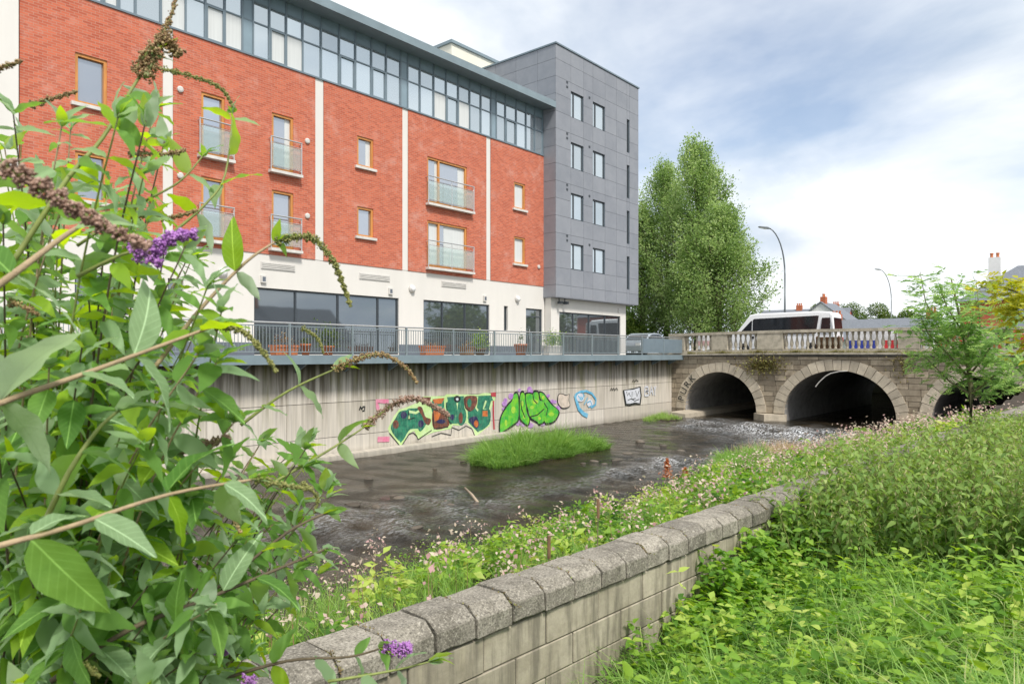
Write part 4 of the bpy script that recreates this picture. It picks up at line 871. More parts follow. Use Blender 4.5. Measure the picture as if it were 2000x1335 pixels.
# ---------------------------------------------------------------- planters on the walkway
def planter(kind, x, y, w, h, label, leafn=0, lh=.4, lw=.4, mat='tree_leaf', pot='terracotta'):
    T = empty('planter', (x, y, -.023), label, 'planter', 'planters along the walkway')
    m = MB()
    if kind == 'box':
        m.hexa([(x-w/2*.92,y-.17,-.022),(x+w/2*.92,y-.17,-.022),(x+w/2*.92,y+.17,-.022),(x-w/2*.92,y+.17,-.022),(x-w/2,y-.2,h),(x+w/2,y-.2,h),(x+w/2,y+.2,h),(x-w/2,y+.2,h)]); m.build('trough', pot, T, bevel=.01)
        m = MB(); m.box(x-w/2-.02,x+w/2+.02,y-.22,y-.19,h-.06,h+.01); m.box(x-w/2-.02,x+w/2+.02,y+.19,y+.22,h-.06,h+.01); m.build('rim', pot, T)
    else:
        m.lathe([(w*.34,-.022),(w*.47,h*.8),(w*.53,h*.8),(w*.53,h),(w*.45,h),(w*.42,h-.04)], (x,y), 14); m.build('pot', pot, T, True)
    boxpart('soil', 'soil', T, x-w*.3, x+w*.3, y-min(.14,w*.25), y+min(.14,w*.25), h-.08, h-.02)
    if leafn:
        q = RNG.normal(0, .42, (leafn,3))*np.array([lw, min(.22,lw), lh*.8]); q = q + np.array([x, y, h+lh*.45]); q[:,2] = np.maximum(q[:,2], h-.02); q[:,1] = np.maximum(q[:,1], y-.25)
        ms = Mass(); ms.add(leaves_geo(q, sph(leafn)+[0,0,.3], RNG.uniform(.06,.12,leafn), RNG.uniform(.03,.06,leafn)), RNG.uniform(0,1,leafn)); ms.build('foliage', [mat], T)
PY = 20.85
def planters():
    L_ = [('box',555,.85,.30,'brown box planter with dry straggly stems, first along the walkway',120,.35,.5,'dry_stem','terracotta'),('pot',597,.34,.36,'small plain terracotta pot beside the bushy green planter',60,.2,.2,'tree_leaf','terracotta'),
          ('pot',640,.45,.30,'pot with a bushy rounded dark green shrub below the wide shop window',620,.62,.62,'tree_leaf','terracotta'),('box',844,1.05,.34,'long low terracotta trough with nothing tall growing in it',60,.12,.6,'dry_stem','terracotta'),
          ('box',912,.55,.33,'weathered timber tub left of the spiky green shrub',60,.2,.3,'dry_stem','timber'),('pot',938,.5,.26,'pot with a spreading leafy shrub spilling over the walkway edge',560,.60,.62,'herb_leaf','timber'),
          ('pot',1017,.62,.48,'tall red terracotta pot with a small pointed plant near the entrance',90,.55,.14,'tree_leaf','terracotta'),('box',1080,1.15,.42,'grey trough with a clipped light green hedge beside the entrance',900,.62,.85,'herb_leaf','sill')]
    for kind, px, w, h, lab, n, lh, lw, lm, pm in L_: planter(kind, fX(px, PY), PY, w, h, lab, n, lh, lw, lm, pm)
planters()

# ---------------------------------------------------------------- houses beyond the bridge and opposite
def house(name, label, x, y, w, d, h, rh, rz, wall, roof='slate', hip=False, chim=((.2,.5),), wins=(), pots='terracotta', z0=-.06, chm='chimney_brick', cat='house', group=None):
    T = empty(name, (0,0,0), label, cat, group); m = MB(); m.box(-w/2,w/2,-d/2,d/2,0,h)
    if not hip:
        for s in (-1,1): m.prism([(-d/2,h),(d/2,h),(0,h+rh)], 'x', s*w/2-(.25 if s > 0 else 0), s*w/2+(0 if s > 0 else .25))
    wl = m.build('wall', wall, T); e = .3; m = MB(); t = .12
    if hip:
        r0 = w/2-d/2*.85; A = [(-w/2-e,-d/2-e,h),(w/2+e,-d/2-e,h),(w/2+e,d/2+e,h),(-w/2-e,d/2+e,h)]; P, Q = (-r0,0,h+rh), (r0,0,h+rh)
        m.poly([A[0],A[1],Q,P]); m.poly([A[2],A[3],P,Q]); m.poly([A[1],A[2],Q]); m.poly([A[3],A[0],P]); m.poly([A[0],A[3],A[2],A[1]])
    else:
        for s in (-1,1):
            k = rh/(d/2); m.hexa([(-w/2-.15,s*(d/2+e),h-k*e),(w/2+.15,s*(d/2+e),h-k*e),(w/2+.15,0,h+rh),(-w/2-.15,0,h+rh),(-w/2-.15,s*(d/2+e),h-k*e+t),(w/2+.15,s*(d/2+e),h-k*e+t),(w/2+.15,0,h+rh+t),(-w/2-.15,0,h+rh+t)])
    rf = m.build('roof', roof, T)
    for cx, cw in chim:
        X_ = -w/2+w*cx; c = boxpart('chimney', chm, rf, X_-cw/2, X_+cw/2, -.3, .3, h+rh*.55, h+rh+.75)
        n = max(2, int(cw/.3))
        for i in range(n):
            m = MB(); xx = X_-cw/2+cw*(i+.5)/n; m.lathe([(.11,h+rh+.751),(.10,h+rh+1.0),(.13,h+rh+1.02),(.12,h+rh+1.12)], (xx,0), 8); cp = m.build('chimney_pot', pots, rf)
    for (a, b, za, zb, s) in wins:
        y_ = s*d/2; f = boxpart('window', 'white_paint', T, -w/2+a, -w/2+b, min(y_, y_+s*.05), max(y_, y_+s*.05), za, zb); boxpart('pane', 'glass_shop', f, -w/2+a+.08, -w/2+b-.08, min(y_+s*.051, y_+s*.06), max(y_+s*.051, y_+s*.06), za+.08, zb-.08); boxpart('glazing_bar', 'white_paint', f, -w/2+a+.08, -w/2+b-.08, min(y_+s*.061, y_+s*.075), max(y_+s*.061, y_+s*.075), (za+zb)/2-.03, (za+zb)/2+.03)
    T.location = (x, y, z0); T.rotation_euler = (0,0,rz); return T
def at(px, X): return X, fY(px, X)
x, y = at(1722, 82); house('slate_cottage', 'long low house with blue grey slate roof and orange brick chimney behind the bridge', x, y, 10.5, 7, 1.7, 2.0, R(88), 'house_white', chim=((.93,1.0),(.06,.9)))
x, y = at(1618, 92); house('white_gabled_house', 'white gabled house end rising right behind the minibus', x, y, 6, 8.5, 3.0, 3.3, R(0), 'house_white', chim=((.2,.8),))
x, y = at(1570, 120); house('terrace_house', 'far house with dark roof ridge and brick chimney above the minibus', x, y, 14, 8, 3.9, 3.5, R(95), 'house_brick', chim=((.15,.9),(.55,.9)))
x, y = at(2030, 68); house('red_brick_villa', 'red brick house with hipped slate roof at the right edge', x, y, 9.5, 8, 4.1, 2.9, R(92), 'house_brick', hip=True, chim=((.80,.8),), wins=((1.2,2.7,1.6,3.5,1),(5.0,6.6,1.6,3.5,1)), chm='house_white')
# opposite the block, out of view but mirrored in its windows
house('white_cottage', 'white gabled cottage across the river mirrored in the shop windows', 34.2, -9.5, 9.5, 7, 3.3, 2.6, R(0), 'house_white', chim=((.2,.7),), wins=((1.2,2.0,1.0,2.4,1),(3.6,4.4,1.0,2.4,1),(6.2,7.0,1.0,2.4,1)), z0=-1.9, group='houses mirrored in the glass')
house('white_cottage', 'second white cottage across the river mirrored in the end shop windows', 26.5, -10.5, 8.5, 6.5, 3.6, 2.8, R(90), 'house_white', chim=((.5,.7),), wins=((1.2,2.0,1.0,2.4,-1),(4.6,5.4,1.0,2.4,-1)), z0=-1.9, group='houses mirrored in the glass')

# ---------------------------------------------------------------- trees
def poplar(px, py, X, label, rad, n=15000, seed=1, lean=0):
    rg = np.random.default_rng(seed); x, y = at(px, X); H_ = fZ(py, x, y)
    T = empty('poplar_tree', (x, y, -.06), label, 'tree', 'poplars beyond the bridge')
    m = MB(); m.tube([(x,y,-.06),(x+.05,y,H_*.4),(x+lean*.5,y,H_*.93)], [.38,.24,.03], 8)
    V = []; D = []; Ln = []; nb = 130
    pv = np.array([.45,.80,.98,1,.97,.88,.74,.55,.33,.08])
    for i in range(nb):
        t = (i+rg.random())/nb; h0 = H_*(.02+.80*t); az = rg.uniform(0,6.283); rr = rad*1.12*np.interp(t*.9+.08, np.linspace(0,1,10), pv)*rg.uniform(.55,1.25); ln = H_*rg.uniform(.13,.28)*(1-.45*t)
        a = np.array([x+lean*t, y, h0]); tip = a + np.array([math.cos(az)*rr, math.sin(az)*rr, ln]); mid = a*.5+tip*.5 + np.array([math.cos(az)*rr*.18, math.sin(az)*rr*.18, -ln*.10])
        m.tube([a, mid, tip], [.05,.03,.01], 4, cap=False); k = int(n/nb); u = rg.beta(1.7,1.1,k)[:,None]
        q = (1-u)**2*a + 2*u*(1-u)*mid + u*u*tip; clump = rg.normal(0,1,(k,3))*np.array([.46,.46,.55])*(1.15-.75*u)*rad/2.6
        q += clump; V.append(q); D.append(np.tile(unit((tip-a)[None]), (k,1))*.5 + rg.normal(0,.55,(k,3)) + [0,0,.35])
    m.build('trunk', 'bark', T); P = np.concatenate(V); D = np.concatenate(D); k = len(P)
    ms = Mass(); br = .5+.5*np.sin(P[:,0]*1.3+P[:,2]*.9)*np.sin(P[:,1]*1.7+P[:,2]*1.3)
    ms.add(leaves_geo(P, D, rg.uniform(.15,.27,k), rg.uniform(.10,.18,k), rng=rg), np.clip(.55*br+rg.normal(.22,.22,k), 0, 1)); ms.build('crown', ['poplar_leaf'], T)
poplar(1362, 246, 60, 'tallest poplar with a pointed top between tower and street lamp', 3.9, 36000, 1)
poplar(1302, 292, 63.5, 'broad poplar beside the grey tower, left of the tallest one', 4.2, 34000, 2)
poplar(1255, 375, 62, 'short poplar half hidden behind the tower edge', 3.3, 21000, 3)
poplar(1402, 385, 57.5, 'feathery lower poplar in front of the others, nearest the minibus', 3.6, 30000, 4, .3)
def crown_tree(name, px, X, top, rad, label, n=4000, mat='tree_leaf', seed=1, z0=-.06, group='round trees behind the bridge', Y=None, leaf=(.22,.4), lobes=9):
    rg = np.random.default_rng(seed); x, y = at(px, X) if Y is None else (X, Y); H_ = fZ(top, x, y) if Y is None else top
    T = empty(name, (x, y, z0), label, 'tree', group); m = MB(); hc = H_-rad*.95; m.tube([(x,y,z0),(x+.1,y,hc*.6),(x,y,hc)], [rad*.09,rad*.06,rad*.03], 7); P = []
    for i in range(lobes):
        c = np.array([x,y,hc]) + sph(1,rg)[0]*rad*.62*np.array([1,1,.75]); r = rad*rg.uniform(.32,.52); k = n//lobes; q = sph(k,rg)*(rg.uniform(.25,1,(k,1))**.4)*r*np.array([1,1,.85])+c; P.append(q); m.tube([(x,y,hc*.7),tuple(c)], [rad*.03,.02], 5, cap=False)
    m.build('trunk', 'bark', T); P = np.concatenate(P); k = len(P); ms = Mass(); tint = np.clip(.45+.25*np.sin(P[:,0]*2)*np.sin(P[:,1]*2.3)+rg.normal(.05,.22,k),0,1)
    ms.add(leaves_geo(P, sph(k,rg)+(P-np.array([x,y,hc]))/rad, rg.uniform(*leaf,k), rg.uniform(leaf[0]*.6,leaf[1]*.6,k), rng=rg), tint); ms.build('crown', [mat], T)
crown_tree('round_tree', 1708, 130, 583, 3.6, 'rounded green tree crown above the slate roof, right of the pair', 3600, seed=5)
crown_tree('round_tree', 1660, 128, 586, 2.9, 'rounded olive tree crown left of the pair above the slate roof', 3000, seed=6)
crown_tree('round_tree', 1466, 92, 602, 2.6, 'small bright tree between the poplars and the front of the minibus', 2200, 'herb_leaf', 7)
crown_tree('round_tree', 1598, 150, 590, 2.0, 'tiny far tree peeping over the dark roof ridge', 1200, seed=8)
crown_tree('round_tree', 1768, 100, 600, 2.3, 'far tree beside the red chimney left of the sapling', 1800, seed=9)
crown_tree('round_tree', 1236, 60, 598, 2.4, 'dark bushy tree at the foot of the tower edge', 3000, seed=10)
for i, (X, Y, H_, r) in enumerate(((20,-26,7,5),(29,-27,8,5.5),(37,-25,7.5,5.5),(64,-16,9,6),(72,-24,9,6),(40,-18,3.2,2.6),(66,-4,6,4))):
    crown_tree('garden_tree', 0, X, H_, r, ['dark garden tree across the river mirrored in the windows, %s of the row' % w for w in ('first','second','third','fourth','fifth')][i] if i < 5 else ['low garden bush between the mirrored cottages', 'medium garden tree near the second mirrored cottage'][i-5], 2600, 'tree_leaf', 20+i, -2.3, 'garden trees mirrored in the glass', Y, (.4,.8))

# ---------------------------------------------------------------- vegetation: undergrowth, nettles, river bank, island
def land_points(n, x0, x1, rg, y_of=None, margin=.26):
    X = rg.uniform(x0, x1, n); lo = np.minimum(.02*X-.9, .3) if y_of is None else y_of(X); hi = yw(X)-margin; Y = lo + (hi-lo)*rg.random(n); return X, Y
leaf_mat('nettle_tassel', [(0,(.16,.20,.06)),(.5,(.28,.29,.11)),(1,(.44,.40,.20))], .15)
def undergrowth():
    rg = np.random.default_rng(31); ms = Mass()
    def clump_h(X, Y): return .20+.16*(np.sin(X*2.1+1)*np.sin(Y*2.7)+1)*.5+.10*np.sin(X*5+Y*4)
    # herb leaves on short stems
    n = 30000; u = rg.random(n)**1.5; X = 2.2+7.5*u; lo = .055*X-.55; hi = yw(X)-.22; Y = lo+(hi-lo)*rg.random(n)
    hgt = clump_h(X, Y)*1.25*(1-.5*sm(3.6,4.6,Y+X*.2-1.2)); Z = ground_land(X, Y)+hgt*(rg.random(n)**.45)
    P = np.stack([X,Y,Z],1); az = rg.uniform(0,6.283,n); D = np.stack([np.cos(az),np.sin(az),rg.normal(.05,.35,n)],1); L = rg.gamma(5,.0085,n)+.018
    patch = .5+.5*np.sin(X*3.1+Y)*np.sin(Y*3.7-X*1.2); ms.add(leaves_geo(P, D, L, L*rg.uniform(.4,.7,n), .12, rg), np.clip(.05+.30*patch+rg.normal(.05,.15,n),0,1), 0)
    # leafy shoots
    n = 2500; u = rg.random(n)**1.4; X = 2.3+6.6*u; lo = .055*X-.5; Y = lo+(yw(X)-.25-lo)*rg.random(n); kp = (dep(X,Y) > 3.3) & ((X > 4.4) | (yw(X)-Y > .75)); X, Y = X[kp], Y[kp]; n = len(X); H_ = rg.uniform(.12,.46,n)*(.35+1.2*clump_h(X,Y)/.4)*np.where(rg.random(n) < .12, 1.6, 1); gz = ground_land(X,Y)+.04; ln = rg.normal(0,.22,(n,2)); big = rg.uniform(.55,1.45,n); tn = rg.normal(.50,.19,n); ms.add(blades_geo(np.stack([X,Y,gz-.06],1), np.stack([ln[:,0],ln[:,1],np.ones(n)],1), (H_+.06)*np.sqrt(1+(ln**2).sum(1)), .006, .0, rg), rg.uniform(0,.5,n), 1)
    for j in range(8):
        t = .15+.85*(j+.5)/8; c = np.stack([X+ln[:,0]*t*H_, Y+ln[:,1]*t*H_, gz+H_*t],1)
        for sgn in (0, math.pi):
            az = j*1.57+np.arange(n)*2.399+sgn+rg.normal(0,.3,n); D = np.stack([np.cos(az),np.sin(az),rg.normal(.05+.3*t,.25,n)],1); L = (.088-.05*abs(t-.45))*big*rg.uniform(.75,1.25,n); ms.add(leaves_geo(c, D, L, L*rg.uniform(.42,.62,n), .14, rg, droop=.22, fine=True), np.clip(tn-.18+.38*t+rg.normal(0,.08,n),0,1), 0)
    # larger bramble-like leaves along the wall foot
    n = 11000; X = 2.6+6.4*rg.random(n)**.9; d = np.abs(rg.normal(0,.30,n))+.20; Y = yw(X)-d; top = np.interp(X, [2.6,4.3,4.9,5.2,5.6,6.3,7.2,9], [-2.62,-2.5,-2.38,-1.98,-1.74,-1.72,-1.58,-1.4])+.10*np.sin(X*9)
    Z = ground_land(X,Y)+np.maximum(top-ground_land(X,Y), .05)*rg.random(n)**.7*np.exp(-((d-.2)/.75)**2); az = rg.uniform(0,6.283,n); L = rg.uniform(.05,.11,n)
    ms.add(leaves_geo(np.stack([X,Y,Z],1), np.stack([np.cos(az),np.sin(az)-.5,rg.normal(0,.35,n)],1), L, L*rg.uniform(.45,.7,n), .12, rg, fine=True), np.clip(rg.normal(.45,.2,n),0,1), 0)
    # grass tufts
    nt = 1100; tx = 2.3+6.8*rg.random(nt)**1.3; lo = .055*tx-.5; ty = lo+(yw(tx)-.3-lo)*rg.random(nt); k = 34; X = np.repeat(tx,k)+rg.normal(0,.06,nt*k); Y = np.repeat(ty,k)+rg.normal(0,.06,nt*k)
    P = np.stack([X,Y,ground_land(X,Y)-.02],1); D = np.stack([rg.normal(0,.25,nt*k),rg.normal(0,.25,nt*k),np.ones(nt*k)],1); L = np.repeat(rg.uniform(.38,.85,nt),k)*rg.uniform(.7,1.2,nt*k)
    ms.add(blades_geo(P, D, L, rg.uniform(.006,.011,nt*k), rg.uniform(.35,1.05,nt*k), rg), np.clip(np.repeat(rg.normal(.58,.16,nt),k)+rg.normal(0,.14,nt*k),0,1), 1)
    o = ms.build('undergrowth', ['herb_leaf','grass_blade']); tag(o, 'bright green weeds and long grass covering the bank right of the wall', 'undergrowth', kind='stuff')
undergrowth()
def nettles():
    rg = np.random.default_rng(47); ms = Mass(); n = 1480; X = 6.2+11*rg.random(n)**1.4; lo = .05*X-.35; hi = yw(X)-.25; Y = lo+(hi-lo)*rg.random(n)
    keep = (X > 6.9-.25*Y) & (X > 7.6-.30*Y); X, Y = X[keep], Y[keep]; n = len(X)
    H_ = rg.uniform(.85,1.55,n)*np.interp(X,[6.2,8.5,11,17],[.86,1.0,.86,.72])*np.interp(yw(X)-Y, [.2,.9,2.2],[1.0,1.0,.92]); gz = ground_land(X,Y); lean = rg.normal(0,.15,(n,2)); st = MB()
    S_P, S_D, S_L = [], [], []
    pairs = 15; LP, LD, LL, LT = [], [], [], []; FP, FD, FL = [], [], []
    for j in range(pairs):
        t = (.16+.84*(j+.5)/pairs); c = np.stack([X+lean[:,0]*t*H_, Y+lean[:,1]*t*H_, gz+H_*t],1); base = rg.uniform(0,6.283,n)*0 + j*1.57+np.arange(n)*2.399
        for sgn in (0, math.pi):
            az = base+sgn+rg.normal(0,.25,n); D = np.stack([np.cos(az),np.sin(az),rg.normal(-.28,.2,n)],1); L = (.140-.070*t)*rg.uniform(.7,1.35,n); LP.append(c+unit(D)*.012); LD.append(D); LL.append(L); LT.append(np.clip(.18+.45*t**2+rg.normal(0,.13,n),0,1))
            if t > .58:
                for _ in range(2):
                    q = az+rg.normal(.8,.5,n); D2 = np.stack([np.cos(q)*.8,np.sin(q)*.8,-.75+0*q],1); FP.append(c); FD.append(D2); FL.append(.05*rg.uniform(.6,1.4,n)*(1.3-t*.6))
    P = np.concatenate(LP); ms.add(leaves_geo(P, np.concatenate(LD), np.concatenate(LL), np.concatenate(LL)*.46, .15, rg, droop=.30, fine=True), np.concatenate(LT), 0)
    P = np.concatenate(FP); m_ = (rg.random(len(P)) < .75); ms.add(leaves_geo(P[m_], np.concatenate(FD)[m_], np.concatenate(FL)[m_]*1.25, .012, .1, rg), rg.uniform(0,1,m_.sum()), 1)
    P = np.stack([X,Y,gz],1); D = np.stack([lean[:,0],lean[:,1],np.ones(n)],1); ms.add(blades_geo(P, D, H_, .012, .02, rg), rg.uniform(0,.6,n), 1)
    o = ms.build('nettle_patch', ['nettle_leaf','nettle_tassel']); tag(o, 'tall nettle patch with drooping seed tassels between the wall and the right edge', 'nettles', kind='stuff')
nettles()
def bank_plants():
    rg = np.random.default_rng(53); ms = Mass()
    def pts(n, d0, d1, x0=.5, x1=31, p=1.35):
        X = x0+(x1-x0)*rg.random(n)**p; d = d0+(d1-d0)*rg.random(n); return X, yw(X)+d
    def edge(X): return 5.35+.35*np.sin(X*.9)+.25*np.sin(X*2.3)+np.interp(X,[0,8,14,22,31],[.3,.2,0,.9,1.4])
    # bushy herbs in mounds
    nm = 420; mx, my = pts(nm, .35, 6.6); kk = (my-yw(mx)) < edge(mx); mx, my = mx[kk], my[kk]; nm = len(mx); mr = rg.uniform(.22,.52,nm); mh = rg.uniform(.35,.85,nm)*np.interp(my-yw(mx),[0,1.2,4,6.5],[.45,.9,1,.85]); mt = rg.normal(.5,.24,nm); ml = rg.choice([.6,.9,1.2,1.9], nm); k = 150
    i = np.repeat(np.arange(nm),k); n = len(i); r = np.sqrt(rg.random(n))*mr[i]; az = rg.uniform(0,6.283,n); X = mx[i]+r*np.cos(az); Y = np.maximum(my[i]+r*np.sin(az), yw(X)+.24); zt = mh[i]*(1-.55*(r/mr[i])**2); Z = ground_river(X,Y)+zt*rg.random(n)**.4
    D = np.stack([np.cos(az)+rg.normal(0,.5,n),np.sin(az)+rg.normal(0,.5,n),rg.normal(.12,.35,n)],1); L = ml[i]*rg.uniform(.05,.10,n)*np.interp(X,[0,8,25],[.8,1,1.5]); ms.add(leaves_geo(np.stack([X,Y,Z],1), D, L, L*rg.uniform(.3,.6,n), .12, rg), np.clip(mt[i]+rg.normal(0,.16,n),0,1), 0)
    # grasses
    nt = 900; tx, ty = pts(nt, .3, 6.4); kk = (ty-yw(tx)) < edge(tx)+.15; tx, ty = tx[kk], ty[kk]; nt = len(tx); k = 34; X = np.repeat(tx,k)+rg.normal(0,.09,nt*k); Y = np.maximum(np.repeat(ty,k)+rg.normal(0,.09,nt*k), yw(X)+.24); L = np.repeat(rg.uniform(.30,.75,nt)*np.interp(ty-yw(tx),[0,1.2,4],[.6,1,1]),k)*rg.uniform(.7,1.15,nt*k)
    ms.add(blades_geo(np.stack([X,Y,ground_river(X,Y)-.02],1), np.stack([rg.normal(0,.22,nt*k),rg.normal(0,.22,nt*k),np.ones(nt*k)],1), L, rg.uniform(.006,.012,nt*k)*np.interp(X,[0,8,25],[.8,1,2.0]), rg.uniform(.15,.7,nt*k), rg), np.clip(np.repeat(rg.normal(.55,.2,nt),k)+rg.normal(0,.12,nt*k),0,1), 1)
    # pale pink balsam heads on stems
    nf = 560; fx_, fy_ = pts(nf, .5, 6.2, 1.5, 30, 1.1); kk = (fy_-yw(fx_)) < edge(fx_)-.35; fx_, fy_ = fx_[kk], fy_[kk]; nf = len(fx_); hh = rg.uniform(.4,.85,nf); k = 11; i = np.repeat(np.arange(nf),k); q = rg.normal(0,1,(nf*k,3))*np.array([.06,.06,.07]); P = np.stack([fx_,fy_,ground_river(fx_,fy_)+hh],1)[i]+q*np.interp(fx_,[0,8,28],[.8,1,1.9])[i][:,None]
    ms.add(leaves_geo(P, sph(nf*k,rg), rg.uniform(.032,.065,nf*k)*np.interp(fx_,[0,8,28],[.9,1,1.7])[i], rg.uniform(.026,.05,nf*k)*np.interp(fx_,[0,8,28],[.9,1,1.7])[i], .1, rg), rg.random(nf*k), 2)
    ms.add(blades_geo(np.stack([fx_,fy_,ground_river(fx_,fy_)],1), np.stack([rg.normal(0,.08,nf),rg.normal(0,.08,nf),np.ones(nf)],1), hh, .010, .03, rg), rg.uniform(.2,.7,nf), 3)
    # dry straw by the water, and a few rusty dock spikes
    n = 2600; X = rg.normal(25.6,1.2,n); Y = rg.normal(9.3,.6,n); ms.add(blades_geo(np.stack([X,Y,np.maximum(ground_river(X,Y),WATER-.05)],1), np.stack([rg.normal(0,.35,n),rg.normal(0,.35,n),np.ones(n)],1), rg.uniform(.4,.95,n), .012, rg.uniform(.2,.7,n), rg), rg.uniform(.5,1,n), 3)
    o = ms.build('bank_plants', ['herb_leaf','grass_blade','balsam_flower','dry_stem']); tag(o, 'wild grasses and pale pink flowering weeds on the strip between wall and water', 'weeds', kind='stuff')
bank_plants()
leaf_mat('dock_rust', [(0,(.38,.10,.03)),(1,(.55,.20,.06))], .1)
def dock(px, d, h, label):
    X, Y = wp(px, 0, d).xy; z = float(ground_river(np.array(X), np.array(Y))); T = empty('dock_plant', (X,Y,z), label, 'plant', 'rusty dock plants on the bank'); m = MB(); m.tube([(X,Y,z-.05),(X+.03,Y,z+h)], [.012,.006], 5); m.build('stem', 'young_bark', T)
    n = 420; rg = np.random.default_rng(int(px)); t = rg.random(n); P = np.stack([X+rg.normal(0,.07,n)*(1.2-t),Y+rg.normal(0,.07,n)*(1.2-t),z+h*(.45+.6*t)],1); ms = Mass(); ms.add(leaves_geo(P, sph(n,rg), .05, .04, .1, rg), rg.random(n)); tag(ms.build('seed_head', ['dock_rust'], T), kind='stuff')
dock(1303, 19.5, .85, 'rusty red dock seed head standing in the bank weeds'); dock(1338, 20.5, .6, 'smaller rusty dock plant right of the tall red one')
def cattail(px, d, nb, h, label, heads=1):
    p = wp(px, 0, d); X, Y = p.x, p.y; z = float(ground_river(np.array(X), np.array(Y))); T = empty('reed_clump', (X,Y,z), label, 'reeds', 'reed clumps behind the wall'); rg = np.random.default_rng(int(px)+3)
    for j in range(nb):
        ms = Mass(); q = np.array([[X,Y,z]])+rg.normal(0,.06,(1,3))*[1,1,0]; ms.add(blades_geo(q, np.array([[rg.normal(0,.18),rg.normal(0,.18),1]]), h*rg.uniform(.75,1.1), .022, rg.uniform(.05,.4), rg), [rg.uniform(.1,.5)]); ms.build('blade', ['grass_blade'], T)
    for j in range(heads):
        m = MB(); a = (X+.05*j+.08,Y-.05,z); b = (X+.05*j+.10,Y-.05,z+h*.98); m.tube([a,b], .006, 5); s = m.build('stalk', 'young_bark', T); m = MB(); m.tube([(b[0],b[1],b[2]-.20),(b[0],b[1],b[2])], .016, 8); m.build('seed_head', 'timber', s)
cattail(1150, 7.4, 9, 1.0, 'tall dark green reed blades with a brown head behind the wall coping'); cattail(1050, 6.3, 6, .75, 'short reed clump with a thin brown head left of the tall reeds'); cattail(800, 4.9, 10, .75, 'arching grey green reed blades just behind the wall, near the purple flower', 0)
for i, px in enumerate((300, 365, 430, 500, 560)): cattail(px, 4.6+.35*(i % 3), 12, .95, 'upright reed blades behind the butterfly bush, %s from the left' % ('first','second','third','fourth','fifth')[i], 0)
def mound_grass(name, label, cx, cy, rx, ry, h, n, z0, mats=('grass_blade',), tint=.4, seed=1):
    rg = np.random.default_rng(seed); r = np.sqrt(rg.random(n)); a = rg.uniform(0,6.283,n); w_ = 1+.16*np.sin(3*a+seed)+.10*np.sin(7*a+2*seed); X = cx+rx*r*w_*np.cos(a); Y = cy+ry*r*w_*np.sin(a); Z = z0+.10*(1-r**2); ms = Mass(); tuft = .62+.25*np.sin(X*3.1+seed)*np.sin(Y*4.3)+.22*np.sin(X*7.3)*np.sin(Y*6.1+1); L = h*(1-.5*r**2.5)*tuft*rg.uniform(.55,1.35,n)*1.25
    ms.add(blades_geo(np.stack([X,Y,Z],1), np.stack([.35*r*np.cos(a)+rg.normal(0,.2,n),.35*r*np.sin(a)+rg.normal(0,.2,n),np.ones(n)],1), L, rg.uniform(.010,.020,n), rg.uniform(.2,1.1,n), rg), np.clip(tint-.25+.35*tuft+rg.normal(0,.16,n),0,1)); o = ms.build(name, list(mats)); tag(o, label, 'grass', kind='stuff')
    m = MB(); m.lathe([(1.0,-.5),(1.0,-.02),(.8,.10),(.4,.15),(.05,.16)], n=20); s = m.build(name.replace('grass','silt'), 'soil', None, True); s.scale = (rx, ry, 1); s.location = (cx, cy, z0); tag(s, kind='structure')
mound_grass('island_grass', 'lush grass tussock islet in the middle of the river', 20.6, 16.45, 3.35, 1.4, 1.3, 15000, WATER-.03, tint=.42, seed=3)
mound_grass('ledge_grass', 'small yellowish grass tuft at the wall foot beside the bridge', 36.2, 19.9, 1.5, .7, .55, 1800, WATER+.0, tint=.72, seed=4)
mound_grass('bank_tussock_grass', 'bright grass tussock at the tip of the bank near the rapids', 22.5, 9.3, 2.3, .9, .75, 6000, -3.65, tint=.5, seed=5)
